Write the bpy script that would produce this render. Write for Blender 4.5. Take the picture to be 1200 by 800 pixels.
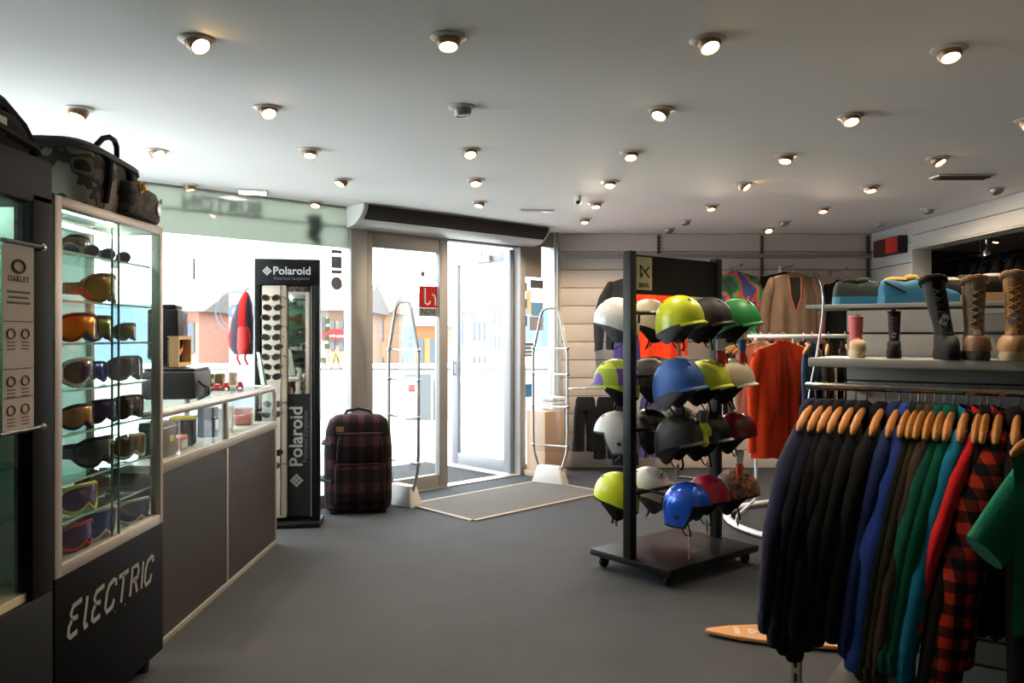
import bpy, bmesh, math, random
from mathutils import Vector, Matrix
PI = math.pi
SC = bpy.context.scene
COL = SC.collection
for o in list(bpy.data.objects):
    bpy.data.objects.remove(o, do_unlink=True)
RND = random.Random(11)

# ------------------------------------------------------------------ camera, sky, sun, exposure
CZ = 1.42                # eye height
H = 2.51                 # ceiling height
F, VX, VY = 956.0, 596.0, 393.0
cam = bpy.data.cameras.new('camera')
cam.sensor_width = 36.0
cam.lens = 36.0 * F / 1200.0
cam.shift_x = (600 - VX) / 1200.0
cam.shift_y = -(400 - VY) / 1200.0
cam.clip_start = 0.05
cam.clip_end = 400
co = bpy.data.objects.new('camera', cam)
COL.objects.link(co)
co.location = (0, 0, CZ)
co.rotation_euler = (PI / 2, 0, 0)
SC.camera = co

w = bpy.data.worlds.new('sky')
SC.world = w
w.use_nodes = True
nt = w.node_tree
bg = nt.nodes['Background']
bg.inputs[0].default_value = (0.80, 0.90, 1.0, 1)
bg.inputs[1].default_value = 3.0

sun = bpy.data.lights.new('sun', 'SUN')
sun.energy = 4.5
sun.angle = 0.01
sun.color = (1.0, 0.95, 0.86)
so = bpy.data.objects.new('sun', sun)
COL.objects.link(so)
so.rotation_euler = Vector((0.10, 0.74, -0.66)).to_track_quat('-Z', 'Y').to_euler()

SC.view_settings.view_transform = 'Standard'
SC.view_settings.look = 'None'
SC.view_settings.gamma = 1.0
SC.view_settings.use_curve_mapping = False
SC.view_settings.exposure = 1.85
SPOT_W = 11.5

# ------------------------------------------------------------------ helpers
def at(px, py, D):
    return Vector(((px - VX) / F * D, D, CZ - (py - VY) / F * D))

def lin(c):
    return tuple(((x / 255.0) / 12.92 if x / 255.0 <= 0.04045 else ((x / 255.0 + 0.055) / 1.055) ** 2.4) for x in c)

MATS = {}
def M(name, col=(200, 200, 200), rough=0.6, metal=0.0, var=0.0, vscale=8.0, bump=0.0, bscale=60.0, emit=None, estr=0.0, coat=0.0, sheen=0.0, stretch=None, spec=0.5):
    if name in MATS:
        return MATS[name]
    m = bpy.data.materials.new(name)
    m.use_nodes = True
    t = m.node_tree
    b = t.nodes['Principled BSDF']
    c = lin(col) + (1,)
    b.inputs['Base Color'].default_value = c
    b.inputs['Roughness'].default_value = rough
    b.inputs['Metallic'].default_value = metal
    b.inputs['Specular IOR Level'].default_value = spec
    b.inputs['Coat Weight'].default_value = coat
    b.inputs['Sheen Weight'].default_value = sheen
    if emit:
        b.inputs['Emission Color'].default_value = lin(emit) + (1,)
        b.inputs['Emission Strength'].default_value = estr
    tc = None
    if var or bump:
        tc = t.nodes.new('ShaderNodeTexCoord')
        src = tc.outputs['Object']
        if stretch:
            mp = t.nodes.new('ShaderNodeMapping')
            mp.inputs['Scale'].default_value = stretch
            t.links.new(src, mp.inputs[0])
            src = mp.outputs[0]
    if var:
        n = t.nodes.new('ShaderNodeTexNoise')
        n.inputs['Scale'].default_value = vscale
        n.inputs['Detail'].default_value = 5
        t.links.new(src, n.inputs['Vector'])
        mx = t.nodes.new('ShaderNodeMix')
        mx.data_type = 'RGBA'
        mx.inputs[6].default_value = tuple(max(0, x * (1 - var)) for x in c[:3]) + (1,)
        mx.inputs[7].default_value = tuple(min(1, x * (1 + var)) for x in c[:3]) + (1,)
        t.links.new(n.outputs[0], mx.inputs[0])
        t.links.new(mx.outputs[2], b.inputs['Base Color'])
    if bump:
        n2 = t.nodes.new('ShaderNodeTexNoise')
        n2.inputs['Scale'].default_value = bscale
        n2.inputs['Detail'].default_value = 3
        t.links.new(src, n2.inputs['Vector'])
        bp = t.nodes.new('ShaderNodeBump')
        bp.inputs['Strength'].default_value = bump
        bp.inputs['Distance'].default_value = 0.01
        t.links.new(n2.outputs[0], bp.inputs['Height'])
        t.links.new(bp.outputs[0], b.inputs['Normal'])
    MATS[name] = m
    return m

def fabric(name, col, var=0.25):
    return M('fabric_' + name, col, rough=0.95, var=var, vscale=14, bump=0.35, bscale=180, sheen=0.04, spec=0.12)

def gloss(name, col, rough=0.18, coat=0.4):
    return M('gloss_' + name, col, rough=rough, coat=coat, var=0.06, vscale=5)

def glass_mat(name, tint=(1, 1, 1), refl=1.0, opacity=0.0, body=(0.8, 0.9, 0.85)):
    if name in MATS:
        return MATS[name]
    m = bpy.data.materials.new(name)
    m.use_nodes = True
    t = m.node_tree
    t.nodes.clear()
    out = t.nodes.new('ShaderNodeOutputMaterial')
    tr = t.nodes.new('ShaderNodeBsdfTransparent')
    tr.inputs[0].default_value = tint + (1,)
    base = tr
    if opacity:
        df = t.nodes.new('ShaderNodeBsdfTranslucent')
        df.inputs[0].default_value = body + (1,)
        m1 = t.nodes.new('ShaderNodeMixShader')
        m1.inputs[0].default_value = opacity
        t.links.new(tr.outputs[0], m1.inputs[1])
        t.links.new(df.outputs[0], m1.inputs[2])
        base = m1
    gl = t.nodes.new('ShaderNodeBsdfGlossy')
    gl.inputs['Roughness'].default_value = 0.02
    fr = t.nodes.new('ShaderNodeFresnel')
    fr.inputs[0].default_value = 1.45
    mu = t.nodes.new('ShaderNodeMath')
    mu.operation = 'MULTIPLY'
    mu.inputs[1].default_value = refl
    ge = t.nodes.new('ShaderNodeNewGeometry')
    inv_ = t.nodes.new('ShaderNodeMath')
    inv_.operation = 'SUBTRACT'
    inv_.inputs[0].default_value = 1.0
    t.links.new(ge.outputs['Backfacing'], inv_.inputs[1])
    mu2 = t.nodes.new('ShaderNodeMath')
    mu2.operation = 'MULTIPLY'
    t.links.new(fr.outputs[0], mu.inputs[0])
    t.links.new(mu.outputs[0], mu2.inputs[0])
    t.links.new(inv_.outputs[0], mu2.inputs[1])
    mx = t.nodes.new('ShaderNodeMixShader')
    t.links.new(mu2.outputs[0], mx.inputs[0])
    t.links.new(base.outputs[0], mx.inputs[1])
    t.links.new(gl.outputs[0], mx.inputs[2])
    t.links.new(mx.outputs[0], out.inputs[0])
    MATS[name] = m
    return m

def stripes_mat(name, cols, fx, fz, rough=0.95, axis='xy', w=0.5):
    """woven check: cols = (dark, mid, bright); stripes across the lateral and the vertical object axes"""
    m = bpy.data.materials.new(name)
    m.use_nodes = True
    t = m.node_tree
    b = t.nodes['Principled BSDF']
    b.inputs['Roughness'].default_value = rough
    b.inputs['Specular IOR Level'].default_value = 0.2
    tc = t.nodes.new('ShaderNodeTexCoord')
    sp = t.nodes.new('ShaderNodeSeparateXYZ')
    t.links.new(tc.outputs['Object'], sp.inputs[0])
    def mth(op, a, bb):
        n = t.nodes.new('ShaderNodeMath')
        n.operation = op
        for i, q in enumerate((a, bb)):
            if isinstance(q, (int, float)):
                n.inputs[i].default_value = q
            else:
                t.links.new(q, n.inputs[i])
        return n.outputs[0]
    lat = mth('ADD', sp.outputs[0], sp.outputs[1]) if axis == 'xy' else sp.outputs['xyz'.index(axis)]
    sa = mth('LESS_THAN', mth('FRACT', mth('MULTIPLY', lat, fx), 0), w)
    sb = mth('LESS_THAN', mth('FRACT', mth('MULTIPLY', sp.outputs[2], fz), 0), w)
    su = mth('MULTIPLY', mth('ADD', sa, sb), 0.5)
    cr = t.nodes.new('ShaderNodeValToRGB')
    cr.color_ramp.interpolation = 'CONSTANT'
    e = cr.color_ramp.elements
    e[0].position = 0.0
    e[0].color = lin(cols[0]) + (1,)
    e[1].position = 0.3
    e[1].color = lin(cols[1]) + (1,)
    k = e.new(0.8)
    k.color = lin(cols[2]) + (1,)
    t.links.new(su, cr.inputs[0])
    t.links.new(cr.outputs[0], b.inputs['Base Color'])
    MATS[name] = m
    return m

def sticker(name, col, t_=0.22):
    m = M(name, col, rough=0.7, spec=0.2)
    if 'tr' in m:
        return m
    m['tr'] = 1
    t = m.node_tree
    b = t.nodes['Principled BSDF']
    out = [n for n in t.nodes if n.type == 'OUTPUT_MATERIAL'][0]
    tr = t.nodes.new('ShaderNodeBsdfTranslucent')
    tr.inputs[0].default_value = lin(col) + (1,)
    mx = t.nodes.new('ShaderNodeMixShader')
    mx.inputs[0].default_value = t_
    t.links.new(b.outputs[0], mx.inputs[1])
    t.links.new(tr.outputs[0], mx.inputs[2])
    t.links.new(mx.outputs[0], out.inputs[0])
    return m

def tri_noise_mat(name, cols, scale=14, rough=0.85):
    """blotchy print (camouflage) from a constant ramp on noise"""
    m = bpy.data.materials.new(name)
    m.use_nodes = True
    t = m.node_tree
    b = t.nodes['Principled BSDF']
    b.inputs['Roughness'].default_value = rough
    tc = t.nodes.new('ShaderNodeTexCoord')
    n = t.nodes.new('ShaderNodeTexNoise')
    n.inputs['Scale'].default_value = scale
    n.inputs['Detail'].default_value = 2
    t.links.new(tc.outputs['Object'], n.inputs['Vector'])
    cr = t.nodes.new('ShaderNodeValToRGB')
    cr.color_ramp.interpolation = 'CONSTANT'
    e = cr.color_ramp.elements
    ps = [0.0, 0.43, 0.5, 0.57][:len(cols)]
    e[0].position = 0
    e[0].color = lin(cols[0]) + (1,)
    e[1].position = ps[1]
    e[1].color = lin(cols[1]) + (1,)
    for p, c in zip(ps[2:], cols[2:]):
        k = e.new(p)
        k.color = lin(c) + (1,)
    t.links.new(n.outputs[0], cr.inputs[0])
    t.links.new(cr.outputs[0], b.inputs['Base Color'])
    MATS[name] = m
    return m

def ramp_lens(name, c1, c2, scale=9):
    m = M(name, c1, rough=0.12, metal=0.55, coat=0.5)
    t = m.node_tree
    b = t.nodes['Principled BSDF']
    tc = t.nodes.new('ShaderNodeTexCoord')
    n = t.nodes.new('ShaderNodeTexNoise')
    n.inputs['Scale'].default_value = scale
    t.links.new(tc.outputs['Object'], n.inputs['Vector'])
    mx = t.nodes.new('ShaderNodeMix')
    mx.data_type = 'RGBA'
    mx.inputs[6].default_value = lin(c1) + (1,)
    mx.inputs[7].default_value = lin(c2) + (1,)
    t.links.new(n.outputs[0], mx.inputs[0])
    t.links.new(mx.outputs[2], b.inputs['Base Color'])
    return m

class MB:
    def __init__(s):
        s.v = []
        s.f = []
        s.X = Matrix.Identity(4)
    def add(s, vs, fs):
        b = len(s.v)
        s.v += [tuple(s.X @ Vector(p)) for p in vs]
        s.f += [tuple(i + b for i in f) for f in fs]
        return s
    def box(s, x0, x1, y0, y1, z0, z1):
        return s.add([(x0, y0, z0), (x1, y0, z0), (x1, y1, z0), (x0, y1, z0), (x0, y0, z1), (x1, y0, z1), (x1, y1, z1), (x0, y1, z1)],
                     [(3, 2, 1, 0), (4, 5, 6, 7), (0, 1, 5, 4), (1, 2, 6, 5), (2, 3, 7, 6), (3, 0, 4, 7)])
    def prism(s, poly, z0, z1):
        n = len(poly)
        return s.add([(p[0], p[1], z0) for p in poly] + [(p[0], p[1], z1) for p in poly],
                     [tuple(range(n))[::-1], tuple(range(n, 2 * n))] + [(i, (i + 1) % n, n + (i + 1) % n, n + i) for i in range(n)])
    def loft(s, rings, cap=True, closed=True, loop=False):
        n = len(rings[0])
        vs = [p for r in rings for p in r]
        fs = []
        k = len(rings)
        for j in range(k if loop else k - 1):
            j2 = (j + 1) % k
            for i in range(n if closed else n - 1):
                i2 = (i + 1) % n
                fs.append((j * n + i, j * n + i2, j2 * n + i2, j2 * n + i))
        if cap and closed and not loop:
            fs.append(tuple(range(n))[::-1])
            fs.append(tuple(range((k - 1) * n, k * n)))
        return s.add(vs, fs)
    def tube(s, pts, r, n=8, closed=False, sx=1.0):
        pts = [Vector(p) for p in pts]
        k = len(pts)
        rr = r if isinstance(r, (list, tuple)) else [r] * k
        tang = []
        for i in range(k):
            a = pts[(i - 1) % k] if (closed or i > 0) else pts[i]
            b = pts[(i + 1) % k] if (closed or i < k - 1) else pts[i]
            d = (b - a)
            tang.append(d.normalized() if d.length > 1e-9 else Vector((0, 0, 1)))
        t0 = tang[0]
        up = Vector((0, 0, 1)) if abs(t0.z) < 0.9 else Vector((1, 0, 0))
        nrm = (up - t0 * up.dot(t0)).normalized()
        rings = []
        for i in range(k):
            tt = tang[i]
            nrm = (nrm - tt * nrm.dot(tt))
            nrm = nrm.normalized() if nrm.length > 1e-6 else tt.orthogonal().normalized()
            bn = tt.cross(nrm)
            rings.append([tuple(pts[i] + rr[i] * (nrm * math.cos(2 * PI * j / n) * sx + bn * math.sin(2 * PI * j / n))) for j in range(n)])
        return s.loft(rings, cap=not closed, loop=closed)
    def lathe(s, prof, n=20):
        return s.loft([[(r * math.cos(2 * PI * j / n), r * math.sin(2 * PI * j / n), z) for j in range(n)] for r, z in prof], cap=True)
    def ell(s, c, r, nu=14, nv=8):
        rings = []
        for i in range(1, nv):
            a = PI * i / nv - PI / 2
            rings.append([(c[0] + r[0] * math.cos(a) * math.cos(2 * PI * j / nu), c[1] + r[1] * math.cos(a) * math.sin(2 * PI * j / nu), c[2] + r[2] * math.sin(a)) for j in range(nu)])
        return s.loft(rings)
    def build(s, name, mat, parent=None, smooth=False, bevel=0.0, seg=2, loc=None, rz=0.0, ang=0.7):
        me = bpy.data.meshes.new(name)
        me.from_pydata(s.v, [], s.f)
        bm = bmesh.new()
        bm.from_mesh(me)
        bmesh.ops.recalc_face_normals(bm, faces=bm.faces)
        if bevel:
            ed = [e for e in bm.edges if len(e.link_faces) == 2 and e.calc_face_angle(0) > 0.5]
            bmesh.ops.bevel(bm, geom=ed, offset=bevel, segments=seg, affect='EDGES', profile=0.5, clamp_overlap=True)
        bm.to_mesh(me)
        bm.free()
        if smooth or bevel:
            me.polygons.foreach_set('use_smooth', [True] * len(me.polygons))
            me.set_sharp_from_angle(angle=ang)
        me.materials.append(mat)
        o = bpy.data.objects.new(name, me)
        COL.objects.link(o)
        if parent:
            o.parent = parent
        if loc is not None:
            o.location = loc
        o.rotation_euler = (0, 0, rz)
        return o

def box(name, mat, parent, x0, x1, y0, y1, z0, z1, bevel=0.0, **k):
    return MB().box(x0, x1, y0, y1, z0, z1).build(name, mat, parent, bevel=bevel, **k)

def tag(o, label, cat, group=None):
    o['label'] = label
    o['category'] = cat
    if group:
        o['group'] = group
    return o

def thing(name, label, cat, loc=(0, 0, 0), rz=0.0, group=None):
    o = bpy.data.objects.new(name, None)
    o.empty_display_size = 0.05
    COL.objects.link(o)
    o.location = loc
    o.rotation_euler = (0, 0, rz)
    return tag(o, label, cat, group)

def struct(o):
    o['kind'] = 'structure'
    return o

def dup(root, loc, rz=None, label=None, group=None):
    r = root.copy()
    COL.objects.link(r)
    r.location = loc
    if rz is not None:
        r.rotation_euler = (0, 0, rz)
    if label:
        r['label'] = label
    if group:
        r['group'] = group
    for ch in root.children:
        c = ch.copy()
        COL.objects.link(c)
        c.parent = r
        for g in ch.children:
            d = g.copy()
            COL.objects.link(d)
            d.parent = c
    return r

def share(o, parent, loc=None, rz=None, name=None):
    c = o.copy()
    COL.objects.link(c)
    c.parent = parent
    if loc is not None:
        c.location = loc
    if rz is not None:
        c.rotation_euler = (0, 0, rz)
    return c

def text(body, name, mat, parent, pos, right, up, size, ext=0.0008, bold=0.0, shear=0.0, space=1.0, align='CENTER', sx=1.0):
    cu = bpy.data.curves.new(name, 'FONT')
    cu.body = body
    cu.size = size
    cu.extrude = ext
    cu.offset = bold * size
    cu.shear = shear
    cu.space_character = space
    cu.align_x = align
    cu.align_y = 'CENTER'
    cu.resolution_u = 3
    to = bpy.data.objects.new(name + '_tmp', cu)
    COL.objects.link(to)
    bpy.context.view_layer.update()
    me = bpy.data.meshes.new_from_object(to.evaluated_get(bpy.context.evaluated_depsgraph_get()))
    bpy.data.objects.remove(to, do_unlink=True)
    r = Vector(right).normalized()
    u = Vector(up).normalized()
    n = r.cross(u)
    mt = Matrix(((r.x * sx, u.x, n.x, pos[0]), (r.y * sx, u.y, n.y, pos[1]), (r.z * sx, u.z, n.z, pos[2]), (0, 0, 0, 1)))
    me.transform(mt)
    me.name = name
    me.materials.clear()
    me.materials.append(mat)
    o = bpy.data.objects.new(name, me)
    COL.objects.link(o)
    if parent:
        o.parent = parent
    return o

# ------------------------------------------------------------------ materials shared
m_black = M('black_powder_coat', (17, 17, 18), rough=0.45, var=0.1, spec=0.3)
m_blackp = M('black_plastic', (20, 20, 22), rough=0.4)
m_blackm = M('matt_black', (19, 19, 20), rough=0.8, var=0.1, spec=0.2)
m_alu = M('brushed_aluminium', (176, 172, 166), rough=0.38, metal=0.55, var=0.05, vscale=30)
m_frame = M('grey_aluminium_frame', (146, 142, 137), rough=0.5, metal=0.15, var=0.05)
m_chrome = M('chrome', (210, 208, 205), rough=0.16, metal=1.0)
m_white = M('white_paint', (225, 225, 222), rough=0.55, var=0.03)
m_glass = glass_mat('clear_glass', (0.97, 0.99, 0.98))
m_case = glass_mat('case_glass', (0.93, 0.97, 0.955), refl=0.9)
m_shelfg = glass_mat('shelf_glass', (0.80, 0.93, 0.88), refl=0.8)
m_wood = M('hanger_wood', (196, 132, 66), rough=0.45, var=0.25, vscale=6, stretch=(20, 2, 20))
m_card = M('white_card', (215, 212, 205), rough=0.8)
m_dark = M('dark_void', (12, 12, 12), rough=0.9)
m_rubber = M('rubber', (22, 22, 22), rough=0.85)
# ------------------------------------------------------------------ room shell
TH = math.atan(0.95)
UX, UY = math.cos(TH), math.sin(TH)
K = Vector((0.5263, 8.75, 0))              # corner of glazed front and rear wall
def WL(t, y, z=0):                          # glazed front: t along it, y outwards
    return Vector((K.x + UX * t - UY * y, K.y + UY * t + UX * y, z))

shell = [(-3.3, -3.2), (6.6, -3.2), (6.6, 10.6), (3.95, 10.6), (3.95, 8.75), (K.x, K.y), (-3.3, 5.115)]
m_carpet = M('grey_carpet', (65, 66, 68), rough=0.85, var=0.16, vscale=3.0, bump=0.3, bscale=240, spec=0.12)
struct(MB().prism(shell, -0.025, 0.0).build('floor', m_carpet))
m_ceil = M('ceiling_plaster', (236, 235, 233), rough=0.8, var=0.02, vscale=2)
struct(MB().prism(shell, H, H + 1.2).build('ceiling', m_ceil))
m_wallw = M('white_wall', (206, 205, 200), rough=0.75, var=0.03, vscale=2)
wl_ = struct(box('wall_left', m_wallw, None, -3.45, -3.3, -3.2, 3.3, 0, H))
box('wall_pier', m_wallw, wl_, -3.45, -3.3, 5.0, 5.1, 0, H)
box('wall_sill', m_wallw, wl_, -3.45, -3.3, 3.3, 5.0, 0, 0.75)
w3 = struct(box('window_3', m_frame, None, -3.42, -3.34, 3.3, 5.0, 0.75, 0.80))
box('frame_head', m_frame, w3, -3.42, -3.34, 3.3, 5.0, 2.46, H)
for y in (3.3, 4.12, 4.95):
    box('mullion', m_frame, w3, -3.41, -3.35, y, y + 0.05, 0.80, 2.46)
for y in (3.35, 4.17):
    box('pane', m_glass, w3, -3.385, -3.375, y, y + 0.77, 0.80, 2.46)
struct(box('wall_front', m_wallw, None, -3.3, 6.6, -3.35, -3.2, 0, H))

# rear wall with horizontal boards
wb = struct(box('wall_back', M('wall_backing', (92, 84, 78), rough=0.9), None, K.x + 0.02, 3.95, 8.748, 8.9, -0.1, H + 0.1))
m_board = M('greige_board', (200, 187, 176), rough=0.6, var=0.05, vscale=5, stretch=(1, 1, 8))
nb = 13
bh = H / nb
b0 = MB().box(K.x + 0.02, 3.88, 8.735, 8.76, 0.004, bh - 0.004).build('board', m_board, wb, bevel=0.004)
for i in range(1, nb):
    share(b0, wb, (0, 0, i * bh))

# solid piece of right wall, its end, bulkhead above the opening
m_rw = M('cream_board', (196, 190, 182), rough=0.6, var=0.04, vscale=4)
wr = struct(box('wall_right', M('wall_backing_light', (120, 112, 105), rough=0.9), None, 3.90, 4.06, 7.85, 8.73, 0, H))
b1 = MB().box(3.875, 3.90, 7.85, 8.73, 0.004, bh - 0.004).build('board', m_rw, wr, bevel=0.004)
b1e = MB().box(3.875, 4.06, 7.83, 7.85, 0, H).build('end_panel', m_rw, wr, bevel=0.003)
for i in range(1, nb):
    share(b1, wr, (0, 0, i * bh))
bk = struct(box('trim_1', M('wall_backing_light'), None, 3.90, 4.06, -3.2, 7.83, 2.255, H))
for i in range(2):
    box('board', m_rw, bk, 3.875, 3.90, -3.2, 7.83, 2.258 + i * 0.126, 2.378 + i * 0.126, bevel=0.004)
box('soffit', m_rw, bk, 3.875, 4.06, -3.2, 7.83, 2.243, 2.255)
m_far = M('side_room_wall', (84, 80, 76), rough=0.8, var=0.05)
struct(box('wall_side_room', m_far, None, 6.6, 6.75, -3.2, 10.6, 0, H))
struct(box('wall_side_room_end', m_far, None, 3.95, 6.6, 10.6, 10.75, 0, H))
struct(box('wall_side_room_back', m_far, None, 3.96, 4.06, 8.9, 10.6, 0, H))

# metal rail along the rear wall and slotted standards
wrl = thing('wall_rail', 'long grey metal rail across the boarded rear wall near ceiling', 'rail', (0, 0, 0))
box('bar', M('grey_rail', (150, 148, 146), rough=0.4, metal=0.4), wrl, 0.6, 3.86, 8.69, 8.715, 2.245, 2.29, bevel=0.004)
for X in (0.75, 2.2, 3.3):
    box('bracket', m_alu, wrl, X, X + 0.03, 8.715, 8.735, 2.25, 2.285)
for px, where in ((651, 'beside the window corner post'), (772, 'behind the black helmet display header'), (893, 'above the green helmet, left of brown jacket'), (1022, 'in the rear corner beside the red sign')):
    X = (px - VX) / F * 8.72
    X = min(X, 3.84)
    st = thing('wall_standard', 'slotted dark metal wall standard ' + where, 'wall standard', (X, 8.72, 0), 0, 'slotted standards on the rear wall')
    box('channel', M('standard_metal', (120, 116, 112), rough=0.5, metal=0.4), st, -0.018, 0.018, -0.003, 0.014, 0.3, H - 0.02)
    mb = MB()
    for i in range(34):
        mb.box(-0.009, 0.009, -0.006, -0.0032, 1.2 + i * 0.038, 1.222 + i * 0.038)
    mb.build('slots', m_dark, st)

# ------------------------------------------------------------------ glazed front
# window_1: big pane left of the door
def WO(mb, name, mat, parent=None, **k):
    if parent is None:
        return mb.build(name, mat, None, loc=K, rz=TH, **k)
    return mb.build(name, mat, parent, **k)
T0, T1, T2, T3 = -5.25, -2.52, -1.57, -0.60
win1 = struct(WO(MB().box(T0, T1 - 0.1, -0.04, 0.04, 0, 0.10), 'window_1', m_frame, bevel=0.004))
WO(MB().box(T0, T0 + 0.07, -0.04, 0.04, 0.1, H), 'frame_post', m_frame, win1)
WO(MB().box(T0 + 0.07, T1 - 0.1, -0.02, 0.02, H - 0.012, H), 'frame_head', m_frame, win1)
WO(MB().box(T0 + 0.07, T1 - 0.1, -0.006, 0.006, 0.1, H - 0.012), 'pane', m_glass, win1)
film = glass_mat('frosted_film', (0.42, 0.43, 0.40), refl=1.2, opacity=0.88, body=(0.30, 0.31, 0.265))
WO(MB().box(T0 + 0.07, T1 - 0.1, -0.012, -0.008, 2.16, H - 0.012), 'film_band', film, win1)
redf = M('film_red', (150, 110, 104), rough=0.5)
WO(MB().box(T0 + 0.07, T1 - 0.1, 0.010, 0.012, 2.335, 2.352), 'red_stripe', M('film_red2', (176, 96, 88), rough=0.5), win1)
m_let = M('film_letters', (96, 96, 86), rough=0.6)
text('BURTON', 'lettering', m_let, win1, (-3.72, 0.016, 2.405), (-1, 0, 0), (0, 0, 1), 0.15, bold=0.03, space=1.05)
mb = MB()
mb.X = Matrix.Translation((-2.95, 0.014, 2.31))
mb.add([(-0.08, 0, 0.1), (0.06, 0, 0.12), (0.09, 0, 0.02), (0.05, 0, -0.06), (0.09, 0, -0.12), (0.02, 0, -0.14), (-0.07, 0, -0.08), (-0.04, 0, 0.02)], [tuple(range(8))])
mb.build('emblem', m_let, win1)
mb = MB()
for cx, cz, rx, rz2 in ((-4.62, 2.30, 0.07, 0.07), (-4.50, 2.32, 0.06, 0.06), (-4.41, 2.31, 0.05, 0.05), (-4.34, 2.26, 0.05, 0.04)):
    mb.add([(cx + rx * math.cos(2 * PI * i / 12), 0.014, cz + rz2 * math.sin(2 * PI * i / 12)) for i in range(12)], [tuple(range(12))])
mb.build('emblem', m_let, win1)
# decals on the big pane beside the door
m_dec = sticker('grey_decal', (120, 118, 116))
def wdec(parent, t, z, wd, hg, mat, y=-0.0075, name='decal'):
    return WO(MB().box(t - wd / 2, t + wd / 2, y - 0.001, y, z - hg / 2, z + hg / 2), name, mat, parent)
for z, hh in ((2.125, 0.03), (2.035, 0.10), (1.955, 0.03)):
    wdec(win1, -2.73, z, 0.10, hh, m_dec)
mb = MB()
mb.prism([(0.055 * math.cos(a * PI / 10), 0.055 * math.sin(a * PI / 10)) for a in range(20)], 0, 0.001)
dc = mb.build('decal', m_dec, win1)
dc.rotation_euler = (PI / 2, 0, 0)
dc.location = (-2.73, -0.0075, 1.86)
# round emblem ring on the pane in front of the pillar
mb = MB()
for r0, r1 in ((0.150, 0.162), (0.118, 0.124), (0.03, 0.06)):
    n = 40
    vs = []
    for i in range(n):
        a = 2 * PI * i / n
        vs += [(r0 * math.cos(a), 0, r0 * math.sin(a)), (r1 * math.cos(a), 0, r1 * math.sin(a))]
    mb.add(vs, [(2 * i, 2 * i + 1, (2 * i + 3) % (2 * n), (2 * i + 2) % (2 * n)) for i in range(n)])
rg = mb.build('round_emblem', sticker('pale_blue_decal', (150, 165, 185)), win1)
rg.location = (-3.62, -0.0085, 1.60)
WO(MB().box(-3.95, -3.93, -0.008, -0.0075, 1.83, 1.99), 'decal', m_dec, win1)
# gold and red print low on the pane
mb = MB()
mb.tube([(-3.02 + i * 0.02, -0.010, 1.19 + 0.028 * math.sin(i * 1.9) + 0.004 * i * math.sin(i)) for i in range(18)], 0.006, 5)
mb.build('gold_scribble', sticker('gold_print', (205, 170, 80)), win1)
m_pale = sticker('pale_print', (170, 190, 160))
for i in range(4):
    wdec(win1, -2.82, 1.33 + i * 0.07, 0.05, 0.045, m_pale)

# door frame
tr2 = struct(WO(MB().box(T1 - 0.10, T1 + 0.06, -0.06, 0.06, 0, 2.42), 'trim_2', m_frame, bevel=0.006))
WO(MB().box(T3 - 0.02, T3 + 0.06, -0.06, 0.06, 0, 2.42), 'door_post', m_frame, tr2, bevel=0.006)
WO(MB().box(T1 + 0.06, T3 - 0.02, -0.05, 0.06, 2.31, 2.42), 'door_head', m_frame, tr2, bevel=0.004)
WO(MB().box(T1 - 0.1, T3 + 0.06, -0.02, 0.04, 2.42, H), 'door_transom', m_white, tr2)
WO(MB().box(T1 + 0.06, T3 - 0.02, -0.06, 0.06, 0, 0.012), 'threshold', m_alu, tr2)
# fixed leaf
d1 = struct(WO(MB().box(T1 + 0.06, T1 + 0.14, -0.03, 0.03, 0.012, 2.31), 'door_1', m_frame, bevel=0.004))
WO(MB().box(T2 - 0.075, T2 + 0.025, -0.035, 0.035, 0.012, 2.31), 'meeting_stile', m_frame, d1, bevel=0.004)
WO(MB().box(T1 + 0.14, T2 - 0.075, -0.03, 0.03, 0.012, 0.13), 'bottom_rail', m_frame, d1, bevel=0.004)
WO(MB().box(T1 + 0.14, T2 - 0.075, -0.03, 0.03, 2.19, 2.31), 'top_rail', m_frame, d1, bevel=0.004)
WO(MB().box(T1 + 0.14, T2 - 0.075, -0.006, 0.006, 0.13, 2.19), 'pane', m_glass, d1)
m_red = sticker('sign_red', (176, 32, 36))
m_wlet = sticker('sign_white', (225, 215, 210))
wdec(d1, -1.755, 1.775, 0.215, 0.20, m_red, name='red_panel')
wdec(d1, -1.755, 1.635, 0.215, 0.075, sticker('sign_grey', (128, 130, 124)), name='grey_panel')
mb = MB()
mb.tube([(-1.80, -0.012, 1.855), (-1.80, -0.012, 1.74), (-1.795, -0.012, 1.715), (-1.77, -0.012, 1.705), (-1.745, -0.012, 1.715), (-1.74, -0.012, 1.74)], 0.010, 6)
mb.tube([(-1.715, -0.012, 1.80), (-1.69, -0.012, 1.79), (-1.68, -0.012, 1.76), (-1.68, -0.012, 1.70)], 0.010, 6)
mb.build('emblem', m_wlet, d1, smooth=True)
text('NOV', 'lettering', M('sign_ink', (40, 38, 36), rough=0.6), d1, (-1.76, -0.010, 1.637), (1, 0, 0), (0, 0, 1), 0.075, bold=0.01)
mb = MB()
mb.prism([(0.026 * math.cos(a * PI / 8), 0.026 * math.sin(a * PI / 8)) for a in range(16)], 0, 0.001)
dc = mb.build('decal', m_dec, d1)
dc.rotation_euler = (PI / 2, 0, 0)
dc.location = (-1.82, -0.0075, 1.985)
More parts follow.
